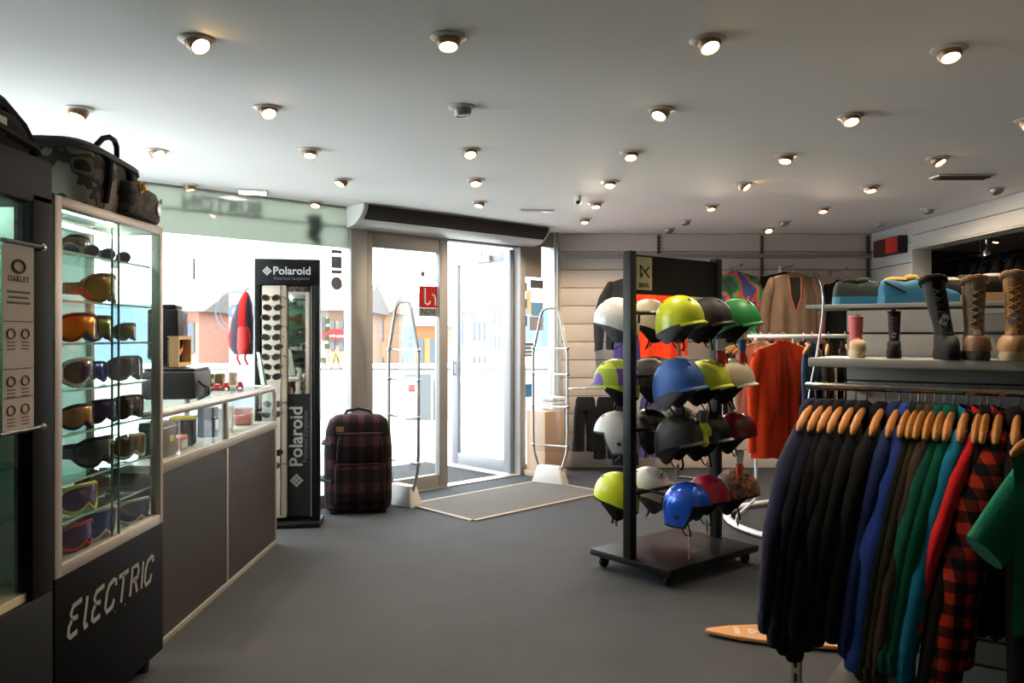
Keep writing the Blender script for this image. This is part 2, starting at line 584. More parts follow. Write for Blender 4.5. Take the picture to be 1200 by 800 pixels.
# opened leaf, swung outwards from the right post
m_leafw = M('white_door_paint', (128, 128, 129), rough=0.45)
hx0, hx1 = T3 - 0.075, T3 - 0.025
d2 = struct(WO(MB().box(hx0, hx1, 0.03, 0.13, 0.015, 2.30), 'door_2', m_leafw, bevel=0.004))
WO(MB().box(hx0, hx1, 0.86, 0.96, 0.015, 2.30), 'lock_stile', m_leafw, d2, bevel=0.004)
WO(MB().box(hx0, hx1, 0.13, 0.86, 0.015, 0.14), 'bottom_rail', m_leafw, d2, bevel=0.004)
WO(MB().box(hx0, hx1, 0.13, 0.86, 2.18, 2.30), 'top_rail', m_leafw, d2, bevel=0.004)
WO(MB().box(hx0 + 0.018, hx0 + 0.030, 0.13, 0.86, 0.14, 2.18), 'pane', m_glass, d2)
mb = MB()
mb.tube([(hx0 - 0.03, 0.90, 0.98), (hx0 - 0.03, 0.90, 1.14)], 0.011, 8)
mb.tube([(hx0, 0.90, 1.0), (hx0 - 0.03, 0.90, 1.0)], 0.008, 6)
mb.tube([(hx0, 0.90, 1.12), (hx0 - 0.03, 0.90, 1.12)], 0.008, 6)
mb.build('handle', m_chrome, d2, smooth=True)
mb = MB()
mb.box(hx0 - 0.045, hx0, 0.30, 0.52, 2.19, 2.25)
mb.tube([(hx0 - 0.02, 0.45, 2.265), (hx0 - 0.22, 0.22, 2.27), (hx0 - 0.30, 0.02, 2.29)], 0.009, 6)
mb.build('door_closer', m_frame, d2)
mb = MB()
mb.tube([(hx1 + 0.0, 0.045, 1.85), (hx1 + 0.03, 0.03, 1.87), (hx1 + 0.04, 0.03, 1.95)], 0.010, 6)
mb.tube([(hx1 + 0.0, 0.045, 0.40), (hx1 + 0.03, 0.03, 0.42), (hx1 + 0.04, 0.03, 0.50)], 0.010, 6)
mb.build('hinge', m_blackm, d2, smooth=True)

# narrow side window with stickers, then the corner post
S0, S1 = T3 + 0.06, -0.10
win2 = struct(WO(MB().box(S0, S1, -0.03, 0.03, 0, 0.10), 'window_2', m_frame, bevel=0.004))
WO(MB().box(S0, S1, -0.03, 0.03, 2.35, H), 'frame_head', m_frame, win2)
WO(MB().box(S0, S1, -0.006, 0.006, 0.10, 2.35), 'pane', m_glass, win2)
WO(MB().box(S1, S1 + 0.10, -0.05, 0.05, 0, H), 'corner_post', M('pale_post', (200, 200, 198), rough=0.4, metal=0.2), win2, bevel=0.006)
WO(MB().box(S1 + 0.02, S1 + 0.05, -0.075, -0.05, 0, H), 'post_cover', m_alu, win2, bevel=0.004)
def sdec(px0, px1, y0, y1, mat, name='decal', off=0.0):
    # sticker laid out in the plane of the pane
    r0, r1 = (px0 - VX) / F, (px1 - VX) / F
    t0 = (r0 * K.y - K.x) / (UX - r0 * UY)
    t1 = (r1 * K.y - K.x) / (UX - r1 * UY)
    D = K.y + UY * (t0 + t1) / 2
    za, zb = CZ - (y1 - VY) / F * D, CZ - (y0 - VY) / F * D
    return WO(MB().box(max(t0, S0 + 0.004), min(t1, S1 - 0.002), -0.0085 - off, -0.0072 - off, za, zb), name, mat, win2)
m_pap = sticker('paper_grey', (150, 140, 128))
sdec(614, 634, 287, 325, m_pap, 'poster')
sdec(621, 636, 328, 338, sticker('dark_label', (92, 92, 92)))
sdec(616, 622, 340, 368, sticker('cream_label', (226, 216, 190)))
sdec(622, 636, 354, 370, sticker('blue_label', (120, 165, 190)))
sdec(620, 636, 371, 387, sticker('mauve_label', (160, 150, 150)))
for y0, y1 in ((331, 341), (350, 361), (370, 382)):
    sdec(609.5, 617, y0, y1, sticker('brown_label', (96, 82, 74)))
for y0, y1 in ((402, 409), (411, 418)):
    sdec(611, 624, y0, y1, M('dark_label'))
    sdec(613, 622.5, y0 + 2, y1 - 2, m_wlet, 'print_line', 0.0015)
sdec(609.5, 625, 450, 465, sticker('blue_poster', (70, 130, 180)), 'poster')

# air curtain above the door
ac = thing('air_curtain', 'long silver air curtain unit with dark perforated grille above the entrance door', 'air curtain', WL(-1.56, 0, 0), TH)
hl = 1.10
prof = [(-0.07, 2.505), (-0.33, 2.505), (-0.325, 2.47), (-0.30, 2.425), (-0.255, 2.385), (-0.20, 2.352), (-0.13, 2.332), (-0.07, 2.325)]
mb = MB()
mb.loft([[(x, y, z) for y, z in prof] for x in (-hl, hl)])
mb.build('housing', M('silver_paint', (186, 184, 180), rough=0.35, metal=0.25), ac, smooth=True, ang=0.6)
mb = MB()
gp = [(-0.334, 2.497), (-0.3305, 2.47), (-0.306, 2.424), (-0.262, 2.383)]
mb.loft([[(x, y, z) for y, z in gp] for x in (-hl + 0.03, hl - 0.03)], closed=False, cap=False)
mb.build('grille', M('grille_dark', (52, 50, 48), rough=0.6, metal=0.3), ac, smooth=True)
mb = MB()
for i in range(70):
    x = -hl + 0.045 + i * 0.0305
    for k in range(6):
        a = k / 5.0 * 2.6 + 0.2
        j = min(int(a), 2)
        fr = a - j
        y = gp[j][0] * (1 - fr) + gp[j + 1][0] * fr
        z = gp[j][1] * (1 - fr) + gp[j + 1][1] * fr
        mb.add([(x, y - 0.002, z + 0.005), (x + 0.014, y - 0.002, z + 0.005), (x + 0.014, y - 0.001, z - 0.005), (x, y - 0.001, z - 0.005)], [(0, 1, 2, 3)])
mb.build('perforations', m_dark, ac)
mb = MB()
mb.loft([[(x, y, z) for y, z in prof] for x in (-hl - 0.012, -hl)])
mb.build('end_cap', m_white, ac)

# ------------------------------------------------------------------ outside
m_pave = M('pale_paving', (150, 147, 142), rough=0.8, var=0.06, vscale=1.5)
gr = MB().prism([(-16, 5.02), (-3.4, 5.02), (K.x + 0.02, 8.80), (K.x + 0.05, 10.9), (24, 10.9), (24, 14.4), (-16, 14.4)], -0.10, -0.03).build('pavement', m_pave)
struct(gr)
struct(MB().prism([(-16, -7.5), (-3.46, -7.5), (-3.46, 5.0), (-16, 5.0)], -0.12, -0.02).build('ground_bounce_snow', M('bounce_snow_white', (228, 231, 236), rough=0.9, bump=0.4, bscale=2)))  # unseen snow, added to bounce daylight up onto the ceiling
m_par = M('white_render', (128, 127, 123), rough=0.8, var=0.03)
pw = struct(box('terrace_wall', m_par, None, -16, 24, 14.0, 14.3, -0.1, 0.86))
box('coping', M('coping_stone', (176, 174, 168), rough=0.8), pw, -16, 24, 13.95, 14.35, 0.86, 0.93, bevel=0.01)
struct(MB().prism([(-150, 14.5), (150, 14.5), (150, 260), (-150, 260)], -7.0, -6.6).build('ground_valley', M('snowy_ground', (222, 224, 228), rough=0.9)))
# snow bank right behind the terrace wall
mb = MB()
rings = []
for i in range(9):
    x = -1.2 + i * 0.9
    hh = 0.2 + 1.25 * min(1, i / 5.0)
    rings.append([(x, 19, -6), (x, 19.5, hh - 0.5), (x, 20.4, hh), (x, 23, hh + 0.2), (x, 26, -6)])
mb.loft(rings)
sb = mb.build('snow_bank', M('snow', (196, 199, 204), rough=0.8), None, smooth=True)
tag(sb, 'sloping white snow bank beyond the terrace wall seen through open door', 'snow bank')
# hills
mb = MB()
rings = []
for i in range(60):
    x = -130 + i * 4.6
    hh = 9.2 + 0.8 * math.sin(i * 0.55) + 0.5 * math.sin(i * 1.7)
    rings.append([(x, 215, -7), (x, 222, hh), (x, 245, hh + 1), (x, 255, -7)])
mb.loft(rings)
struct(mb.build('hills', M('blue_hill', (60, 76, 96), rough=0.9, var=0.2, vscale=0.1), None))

pl = thing('pillar', 'white square pillar outside the shop window behind the round emblem', 'pillar', (-2.36, 7.75, -0.03), math.radians(8))
box('shaft', M('white_pillar', (176, 177, 180), rough=0.7), pl, -0.24, 0.24, -0.24, 0.24, 0.06, 3.9)
box('base', M('coping_stone'), pl, -0.27, 0.27, -0.27, 0.27, 0, 0.06)

def building(px0, px1, ytop, D, depth, colr, label, roof=(120, 105, 98), rows=3, cols=3, flat=False, seedc=(88, 96, 106)):
    colr = tuple(int(c * 0.62) for c in colr)
    roof = tuple(int(c * 0.62) for c in roof)
    x0, x1 = (px0 - VX) / F * D, (px1 - VX) / F * D
    zt = CZ - (ytop - VY) / F * D
    b = thing('building', label, 'building', ((x0 + x1) / 2, D, -6.6), 0, 'buildings across the valley')
    hw = (x1 - x0) / 2
    hz = zt + 6.6
    box('wall', M('render_%d_%d_%d' % colr, colr, rough=0.85, var=0.06), b, -hw, hw, 0, depth, 0, hz)
    if flat:
        box('roof', M('roof_%d_%d_%d' % roof, roof, rough=0.8), b, -hw - 0.25, hw + 0.25, -0.25, depth + 0.25, hz, hz + 0.3)
    else:
        mb = MB()
        mb.loft([[(x, -0.5, hz), (x, depth / 2, hz + 1.4), (x, depth + 0.5, hz)] for x in (-hw - 0.4, hw + 0.4)])
        mb.build('roof', M('roof_%d_%d_%d' % roof, roof, rough=0.8), b)
    ww, wh = hw * 2 / (cols * 2.0), 1.25
    w0 = None
    for r in range(rows):
        for c in range(cols):
            x = -hw + (c + 0.5) * 2 * hw / cols
            z = hz - 1.7 - r * 2.3
            if z < 0.3:
                continue
            if w0 is None:
                w0 = MB().box(-ww / 2, ww / 2, -0.12, 0.02, 0, wh).build('window', M('far_window', (46, 52, 60), rough=0.3), b, loc=(x, 0, z))
            else:
                share(w0, b, (x, 0, z))
    return b
bA = building(196, 233, 365, 34, 8, (206, 140, 112), 'salmon pink house beyond the terrace behind the cash desk printer', rows=2, cols=2)
bB = building(233, 262, 366, 46, 8, (170, 140, 122), 'brown house with yellow awning seen left of the pillar', rows=3, cols=3)
box('awning', M('yellow_awning', (196, 160, 20), rough=0.7), bB, -0.75, 0.75, -0.5, -0.1, 6.9, 7.5)
bC = building(366, 384, 362, 46, 8, (196, 178, 160), 'pale stone house right of the sunglasses stand', rows=3, cols=2)
bD = building(385, 415, 364, 36, 8, (176, 134, 108), 'brown timber shop with red sign, left of door post', rows=3, cols=3)
box('sign_board', m_red, bD, -0.75, 0.75, -0.3, -0.02, 7.85, 8.3)
for i, (x0, wd, hh) in enumerate(((-0.6, 0.22, 0.24), (-0.33, 0.12, 0.2), (-0.15, 0.3, 0.26), (0.22, 0.15, 0.2), (0.42, 0.2, 0.22))):
    box('sign_stroke', m_wlet, bD, x0, x0 + wd, -0.33, -0.3, 8.08 - hh / 2, 8.08 - hh / 2 + 0.07)
bE = building(436, 452, 366, 50, 8, (196, 136, 84), 'orange gabled chalet just right of the left door post', rows=3, cols=2, roof=(176, 120, 80))
bF = building(486, 515, 382, 30, 7, (212, 140, 78), 'orange chalet with grey roof behind the red door sticker', rows=2, cols=2, roof=(150, 150, 160))
bG = building(530, 546, 366, 44, 8, (214, 160, 118), 'peach apartment house at left edge of open door leaf', rows=4, cols=2)
bH = building(547, 571, 370, 56, 8, (206, 200, 176), 'cream apartment house in the middle of the open door glass', rows=4, cols=4, flat=True)
bI = building(572, 588, 356, 70, 8, (186, 180, 150), 'olive grey house at the right of the open door glass', rows=4, cols=3)

# outdoor things
gm = thing('outdoor_mat', 'dark ribbed grating mat just outside the open entrance door', 'mat', WL(-1.45, 0.62, -0.03), TH)
box('backing', m_blackm, gm, -0.72, 0.72, -0.5, 0.75, 0, 0.012)
rb = MB().box(-0.72, 0.72, -0.008, 0.008, 0.012, 0.026).build('rib', M('mat_rib', (74, 72, 70), rough=0.8), gm, loc=(0, -0.47, 0))
for i in range(1, 30):
    share(rb, gm, (0, -0.47 + i * 0.041, 0))
pb = thing('poster_board', 'dark poster board with red picture leaning on white terrace wall', 'poster board', (at(489, 0, 13.7).x, 13.8, -0.03))
box('panel', M('poster_dark', (62, 66, 70), rough=0.6), pb, -0.22, 0.22, 0, 0.05, 0.02, 0.80)
box('frame', M('coping_stone'), pb, -0.25, 0.25, 0.01, 0.06, 0, 0.83)
box('picture', M('poster_pic', (150, 140, 165), rough=0.6, var=0.4, vscale=6), pb, -0.21, -0.02, -0.006, 0, 0.05, 0.74)
box('red_patch', m_red, pb, -0.16, -0.05, -0.010, -0.006, 0.5, 0.62)
# ------------------------------------------------------------------ ceiling fittings
m_trim = M('downlight_trim', (206, 200, 192), rough=0.4, metal=0.2)
m_eye = M('downlight_eyeball', (150, 120, 92), rough=0.35, metal=0.5)
m_eyeg = M('downlight_eyeball_grey', (150, 148, 144), rough=0.4, metal=0.3)
m_bulb = M('bulb_lit', (255, 225, 180), emit=(255, 214, 150), estr=14.0)
m_bulb0 = M('bulb_off', (110, 108, 104), rough=0.3)
_trim = None
_lights = {}
def downlight(X, D, lit, tilt, az, label, lamp='lamp'):
    global _trim
    t = thing('downlight', label, 'ceiling light', (X, D, H), 0, 'recessed eyeball downlights')
    key = lit
    if _trim is None:
        mb = MB()
        mb.lathe([(0.040, -0.001), (0.066, -0.001), (0.067, -0.005), (0.060, -0.010), (0.044, -0.012), (0.040, -0.004)], 20)
        _trim = mb.build('trim_ring', m_trim, t, smooth=True)
    else:
        share(_trim, t)
    if key not in _lights:
        mb = MB()
        mb.lathe([(0.036, 0.010), (0.045, -0.004), (0.046, -0.018), (0.043, -0.032), (0.037, -0.044), (0.033, -0.044), (0.031, -0.036)], 18)
        eb = mb.build('eyeball', m_eye if lit else m_eyeg, t, smooth=True)
        mb = MB()
        mb.lathe([(0.031, -0.037), (0.022, -0.041), (0.008, -0.043)], 14)
        bb = mb.build('bulb', m_bulb if lit else m_bulb0, eb, smooth=True)
        _lights[key] = (eb, bb)
    else:
        e0, b0 = _lights[key]
        eb = share(e0, t)
        bb = share(b0, eb)
    d = Vector((math.sin(tilt) * math.cos(az), math.sin(tilt) * math.sin(az), -math.cos(tilt)))
    q = Vector((0, 0, -1)).rotation_difference(d)
    eb.rotation_mode = 'QUATERNION'
    eb.rotation_quaternion = q
    if lit:
        l = _lights.get(lamp)
        if l is None:
            l = bpy.data.lights.new('downlight_lamp', 'SPOT')
            l.energy = SPOT_W if lamp == 'lamp' else SPOT_W * 1.9
            l.spot_size = math.radians(100 if lamp == 'lamp' else 176)
            l.spot_blend = 0.8 if lamp == 'lamp' else 0.25
            l.shadow_soft_size = 0.03
            l.color = (1.0, 0.80, 0.58)
            _lights[lamp] = l
        lo = bpy.data.objects.new('bulb_light', l)
        COL.objects.link(lo)
        lo.parent = t
        lo.location = d * 0.055
        lo.rotation_mode = 'QUATERNION'
        lo.rotation_quaternion = d.to_track_quat('-Z', 'Y')
    return t
ORD = ['first', 'second', 'third', 'fourth', 'fifth', 'sixth', 'seventh', 'eighth']
ROWS = [('nearest', [(230, 46, 1), (525, 43, 1), (829, 46, 1), (1112, 57, 1)]),
        ('second', [(93, 127, 1), (313, 126, 1), (541, 125, 0), (775, 128, 1), (996, 135, 1), (1206, 140, 1)]),
        ('third', [(183, 176, 1), (363, 175, 1), (550, 175, 1), (739, 178, 1), (921, 182, 1), (1098, 185, 1)]),
        ('fourth', [(222, 216, 1), (401, 210, 1), (557, 210, 1), (715, 212, 1), (871, 215, 1), (1020, 218, 1), (1167, 220, 0)]),
        ('fifth', [(370, 236, 1), (562, 236, 1), (698, 237, 1), (833, 240, 1), (964, 243, 1), (1088, 244, 0)]),
        ('farthest', [(685, 256, 1), (803, 258, 0), (919, 259, 0), (1032, 260, 0)])]
tilts = [(0.7, -0.6), (0.25, -1.4), (0.45, -1.2), (0.35, -1.6), (0.3, -2.2), (0.55, -0.9), (0.15, 0.4), (0.5, -2.4), (0.4, -1.5), (0.35, -1.9)]
k = 0
for rname, row in ROWS:
    for i, (px, py, lit) in enumerate(row):
        D = (H - CZ) * F / (VY - py)
        X = (px - VX) / F * D
        tl, az = tilts[k % len(tilts)]
        k += 1
        wash = rname in ('fifth', 'farthest') and px > 600
        if wash:
            tl, az = 0.2, -1.5
        downlight(X, D, lit, tl, az, '%s eyeball downlight, %s from the left in the %s ceiling row' % ('lit' if lit else 'unlit grey', ORD[i], rname), 'wash_lamp' if wash else 'lamp')
downlight(at(900, 267, 0).x * 0 + (900 - VX) / F * 8.27, 8.27, 1, 0.5, -1.5, 'lit eyeball downlight right in front of the rear wall boards')
downlight((784 - VX) / F * 8.3, 8.3, 0, 0.3, -1.5, 'unlit grey downlight close to the rear wall above the helmet display')
# flat panel light near the window, vents, sensor
def ceil_panel(name, px, py, wl, wd, rz, label, cat, face, facename):
    D = (H - CZ) * F / (VY - py)
    t = thing(name, label, cat, ((px - VX) / F * D, D, H), rz)
    mb = MB()
    mb.box(-wl / 2, wl / 2, -wd / 2, wd / 2, -0.012, -0.001)
    mb.build('frame', m_trim, t, bevel=0.003)
    box(facename, face, t, -wl / 2 + 0.015, wl / 2 - 0.015, -wd / 2 + 0.015, wd / 2 - 0.015, -0.016, -0.012)
    return t
ceil_panel('panel_light', 296, 224, 0.22, 0.16, 0.3, 'bright rectangular panel light in ceiling by the shop window', 'ceiling light', M('panel_glow', (255, 250, 240), emit=(255, 246, 230), estr=6.0), 'diffuser')
ceil_panel('emergency_light', 629, 246, 0.30, 0.10, 0.1, 'small pale emergency light on ceiling in front of the air curtain', 'ceiling light', M('pale_diffuser', (210, 208, 204), rough=0.3), 'diffuser')
v = ceil_panel('ceiling_vent', 1127, 206, 0.38, 0.13, 0.0, 'dark slotted air vent in the ceiling at the right', 'vent', m_dark, 'opening')
for i in range(4):
    box('slat', M('vent_slat', (70, 68, 66), rough=0.5), v, -0.17, 0.17, -0.046 + i * 0.026, -0.036 + i * 0.026, -0.022, -0.016)
D = (H - CZ) * F / (VY - 230)
sn = thing('motion_sensor', 'small white motion sensor on ceiling beside a downlight', 'sensor', ((677 - VX) / F * D, D, H))
MB().lathe([(0.02, 0), (0.028, -0.01), (0.028, -0.05), (0.02, -0.065), (0.006, -0.068)], 14).build('housing', m_white, sn, smooth=True)
MB().ell((0.0, -0.02, -0.05), (0.018, 0.018, 0.014), 10, 6).build('lens', m_blackp, sn, smooth=True)

# red and black emergency lamp box on the right wall
eb = thing('wall_sign_box', 'black and red box mounted on the right wall near the ceiling', 'wall box', (3.872, 8.2, 2.31))
eb.rotation_euler = (0, 0, 0)
box('case', m_blackp, eb, -0.09, 0, -0.29, 0.27, -0.085, 0.085, bevel=0.008)
box('red_face', M('red_plastic', (190, 40, 34), rough=0.4), eb, -0.096, -0.09, -0.27, -0.02, -0.075, 0.075)
box('dark_face', M('smoke_plastic', (70, 40, 36), rough=0.3), eb, -0.096, -0.09, -0.01, 0.25, -0.075, 0.075)

# ------------------------------------------------------------------ floor mat at the door
mt = thing('entrance_mat', 'wide grey entrance mat with pale edging on the floor inside the door', 'mat', (0, 0, 0))
Cn, An, Bn = Vector((-0.27, 6.25, 0)), Vector((-0.82, 6.83, 0)), Vector((0.86, 7.36, 0))
Dn = An + (Bn - Cn)
mat_c = M('mat_pile', (86, 81, 75), rough=0.95, var=0.2, vscale=30, bump=0.5, bscale=300)
MB().prism([tuple(p)[:2] for p in (Cn, Bn, Dn, An)], 0.001, 0.010).build('pile', mat_c, mt)
medge = M('mat_edge', (150, 134, 116), rough=0.7)
for p, q in ((Cn, Bn), (An, Cn), (Bn, Dn), (Dn, An)):
    d = (q - p).normalized()
    n = Vector((d.y, -d.x, 0)) * 0.03
    MB().prism([tuple(v)[:2] for v in (p - d * 0.0, p + n, q + n, q)], 0.001, 0.012).build('edging', medge, mt)

# ------------------------------------------------------------------ security gates
def gate(loc, rz, ht, label):
    g = thing('security_gate', label, 'security gate', loc, rz, 'anti-theft gates at the door')
    hw = 0.19
    pts = []
    prof = [(-hw + 0.09, 0.05), (-hw + 0.01, 0.30), (-hw, 0.45), (-hw, ht - 0.42), (-hw + 0.02, ht - 0.34), (-hw + 0.09, ht - 0.05), (-hw + 0.115, ht - 0.012), (-hw + 0.15, ht)]
    pts = [(x, 0, z) for x, z in prof] + [(-x, 0, z) for x, z in reversed(prof)]
    MB().tube(pts, 0.013, 8).build('frame_tube', M('gate_tube', (168, 166, 164), rough=0.3, metal=0.7), g, smooth=True)
    n = len(pts)
    mb = MB()
    ins = [(x * 0.94, z) for x, _, z in pts if z > 0.29]
    mb.loft([[(x, y, z) for x, z in ins] for y in (-0.002, 0.002)])
    mb.build('acrylic_panel', glass_mat('acrylic', (0.92, 0.92, 0.93), refl=0.8), g)
    cb = MB().tube([(-hw, 0, 0), (hw, 0, 0)], 0.008, 6).build('crossbar', m_chrome, g, loc=(0, 0, 0.36))
    for z in (0.74, 1.05, 1.30):
        if z < ht - 0.36:
            share(cb, g, (0, 0, z))
    cl = MB().ell((0, 0, 0), (0.02, 0.02, 0.02), 8, 6).build('clamp', m_chrome, g, smooth=True, loc=(-hw, 0, 0.36))
    for z in (0.36, 0.74, 1.05, 1.30):
        for s in (-1, 1):
            if not (z == 0.36 and s < 0):
                share(cl, g, (s * hw, 0, z))
    mb = MB()
    mb.loft([[(-0.17, -0.07, 0), (0.17, -0.07, 0), (0.17, 0.07, 0), (-0.17, 0.07, 0)], [(-0.12, -0.04, 0.17), (0.12, -0.04, 0.17), (0.12, 0.04, 0.17), (-0.12, 0.04, 0.17)]])
    mb.build('base_cover', M('gate_base', (206, 202, 196), rough=0.5), g, bevel=0.006)
    return g
gate((-0.885, 6.86, 0), math.radians(-42), 1.70, 'tall clear anti-theft gate left of the open door beside the plaid suitcase')
gate((0.40, 7.86, 0), math.radians(-33), 1.68, 'tall clear anti-theft gate in front of the narrow sticker window')

# wood-look pedestal bin by the side window
pd = thing('display_plinth', 'beige wooden plinth standing between the door post and right gate', 'plinth', WL(-0.40, -0.22, 0), TH)
m_pl = M('plinth_wood', (190, 160, 132), rough=0.6, var=0.1, vscale=3, stretch=(1, 1, 0.1))
box('body', m_pl, pd, -0.16, 0.13, -0.13, 0.13, 0.06, 0.66, bevel=0.006)
box('foot', M('plinth_foot', (168, 140, 116), rough=0.6), pd, -0.18, 0.15, -0.15, 0.15, 0, 0.06, bevel=0.006)
fl = thing('folded_towels', 'white folded cloths lying on top of the beige plinth', 'towels', WL(-0.30, -0.22, 0.66), TH)
for i in range(3):
    box('folded_cloth', M('white_cloth', (225, 222, 218), rough=0.95, bump=0.3, bscale=60), fl, -0.10, 0.10, -0.09, 0.09, i * 0.045, i * 0.045 + 0.043, bevel=0.018)

# ------------------------------------------------------------------ goggles, sunglasses
def outline(wd, hg, nose=0.3, n=36):
    pts = []
    for i in range(n):
        a = 2 * PI * i / n
        c, s = math.cos(a), math.sin(a)
        y = wd * math.copysign(abs(c) ** 0.62, c)
        z = hg * math.copysign(abs(s) ** 0.7, s)
        if z < 0:
            z += hg * (nose + 0.35) * math.exp(-(y / (wd * 0.28)) ** 2)
        pts.append((y, z))
    return pts
def goggles(loc, rz, lens, frame, strap, label, s=1.0, tilt=0.0, group='snow goggles in the glass cabinet'):
    g = thing('snow_goggles', label, 'goggles', loc, rz, group)
    wd, hg = 0.088 * s, 0.048 * s
    o = outline(wd, hg)
    hz = hg + 0.004
    def X(y, k=0.042):
        return k * s * (1 - (y / wd) ** 2)
    mb = MB()
    rings = []
    for f_, dx in ((0.94, -0.004), (0.94, 0.0), (0.7, 0.004), (0.35, 0.006), (0.04, 0.006)):
        rings.append([(X(y * f_) + dx, y * f_, z * f_ + hz) for y, z in o])
    mb.loft(rings)
    mb.build('lens', lens, g, smooth=True)
    mb = MB()
    mb.tube([(X(y) - 0.001, y, z + hz) for y, z in o], 0.0075 * s, 6, closed=True)
    rings = [[(X(y) - dx, y * f_, z * f_ + hz) for y, z in o] for f_, dx in ((0.99, 0.003), (0.97, 0.022 * s), (0.92, 0.026 * s))]
    mb.loft(rings, cap=False)
    mb.build('frame', frame, g, smooth=True)
    mb = MB()
    rings = []
    for i in range(13):
        a = PI * i / 12
        y = wd * 1.03 * math.cos(a)
        x = -0.012 * s - 0.105 * s * math.sin(a) ** 0.8 if 0 < i < 12 else -0.01 * s
        rings.append([(x, y, hz - 0.018 * s), (x, y, hz + 0.018 * s), (x * 0.96 + 0.003, y * 0.96, hz + 0.018 * s), (x * 0.96 + 0.003, y * 0.96, hz - 0.018 * s)])
    mb.loft(rings)
    mb.build('strap', strap, g)
    return g
def sunglasses(loc, rz, lens, frame, label, s=1.0, group='sunglasses on the display column'):
    g = thing('sunglasses', label, 'sunglasses', loc, rz, group)
    for k in (-1, 1):
        n = 16
        pts = [(0.012 - 0.02 * abs(k * 0.034 + 0.027 * math.cos(2 * PI * i / n)) * 10 * 0.05, k * 0.034 * s + 0.027 * s * math.cos(2 * PI * i / n), 0.019 * s * math.sin(2 * PI * i / n) + (0.004 * k * math.cos(2 * PI * i / n))) for i in range(n)]
        mb = MB()
        mb.loft([[(p[0] - 0.001, p[1], p[2]) for p in pts], [(p[0] + 0.002, p[1], p[2]) for p in pts]])
        mb.build('lens', lens, g)
        MB().tube(pts, 0.0035 * s, 5, closed=True).build('rim', frame, g, smooth=True)
        MB().tube([(0.008, k * 0.062 * s, 0.008), (-0.02, k * 0.068 * s, 0.008), (-0.09, k * 0.066 * s, 0.004), (-0.115, k * 0.062 * s, -0.018)], 0.003, 5).build('temple', frame, g, smooth=True)
    MB().tube([(0.012, -0.009 * s, 0.006), (0.015, 0, 0.010), (0.012, 0.009 * s, 0.006)], 0.0032, 5).build('bridge', frame, g, smooth=True)
    return g

# ------------------------------------------------------------------ the tall glass cabinet
FX = -1.49
ec = thing('display_cabinet', 'tall glass display cabinet with pale aluminium frame, black base and white ELECTRIC lettering', 'display cabinet', (FX, 2.68, 0))
CW, CD = 0.84, 0.335              # along y, towards -x
box('base', M('cabinet_black', (11, 11, 13), rough=0.6, spec=0.1), ec, -CD, 0, 0.0, CW, 0.07, 0.615, bevel=0.004)
for y in (0.07, CW - 0.07):
    for x in (-0.06, -CD + 0.06):
        MB().lathe([(0.028, 0), (0.03, 0.03), (0.018, 0.07)], 12).build('caster', m_rubber, ec, smooth=True, loc=(x, y, 0))
m_ecf = M('pale_cabinet_frame', (182, 172, 164), rough=0.45, metal=0.2)
for y0, y1 in ((0.0, 0.045), (CW - 0.03, CW)):
    for x0, x1 in ((-0.04, 0.0), (-CD, -CD + 0.04)):
        box('post', m_ecf, ec, x0, x1, y0, y1, 0.615, 1.885, bevel=0.003)
for z0, z1 in ((0.615, 0.655), (1.85, 1.885)):
    for x0, x1 in ((-0.04, 0.0), (-CD, -CD + 0.04)):
        box('rail', m_ecf, ec, x0, x1, 0.045, CW - 0.03, z0, z1, bevel=0.003)
    for y0, y1 in ((0.0, 0.045), (CW - 0.03, CW)):
        box('rail', m_ecf, ec, -CD + 0.04, -0.04, y0, y1, z0, z1, bevel=0.003)
box('floor_panel', M('cabinet_floor', (170, 156, 140), rough=0.6), ec, -CD + 0.01, -0.01, 0.01, CW - 0.01, 0.615, 0.63)
box('top_panel', m_case, ec, -CD + 0.04, -0.04, 0.045, CW - 0.03, 1.868, 1.876)
box('sliding_door', m_case, ec, -0.018, -0.012, 0.045, 0.47, 0.655, 1.85)
box('sliding_door', m_case, ec, -0.030, -0.024, 0.44, CW - 0.03, 0.655, 1.85)
box('door_edge', M('glass_edge', (70, 96, 88), rough=0.2), ec, -0.0185, -0.0115, 0.466, 0.471, 0.655, 1.85)
box('door_edge', M('glass_edge'), ec, -0.0305, -0.0235, 0.439, 0.443, 0.655, 1.85)
box('side_pane', m_case, ec, -CD + 0.04, -0.04, 0.01, 0.016, 0.655, 1.85)
box('side_pane', m_case, ec, -CD + 0.04, -0.04, CW - 0.016, CW - 0.01, 0.655, 1.85)
m_frost = glass_mat('frosted_back', (0.5, 0.56, 0.53), refl=1.0, opacity=0.85, body=(0.42, 0.52, 0.46))
box('back_panel', m_frost, ec, -CD + 0.012, -CD + 0.018, 0.045, CW - 0.03, 0.655, 1.85)
SH = [0.775, 0.909, 1.075, 1.23, 1.394, 1.544, 1.715]
for z in SH:
    box('shelf', m_shelfg, ec, -CD + 0.03, -0.045, 0.03, CW - 0.02, z - 0.008, z)
    box('shelf_edge', M('shelf_edge', (176, 206, 192), rough=0.15), ec, -0.0462, -0.0448, 0.03, CW - 0.02, z - 0.008, z)
MB().tube([(-0.20, 0.06, 1.84), (-0.20, CW - 0.04, 1.84)], 0.008, 8).build('light_tube', M('tube_glow', (240, 255, 250), emit=(225, 255, 240), estr=11.0), ec)
for y in (0.40, 0.51):
    MB().lathe([(0.012, 0), (0.012, 0.012), (0.006, 0.014)], 10).build('lock', m_chrome, ec, loc=(-0.012, y, 1.02)).rotation_euler = (0, PI / 2, 0)
m_el = M('white_lettering', (146, 144, 140), rough=0.5)
x = 0.06
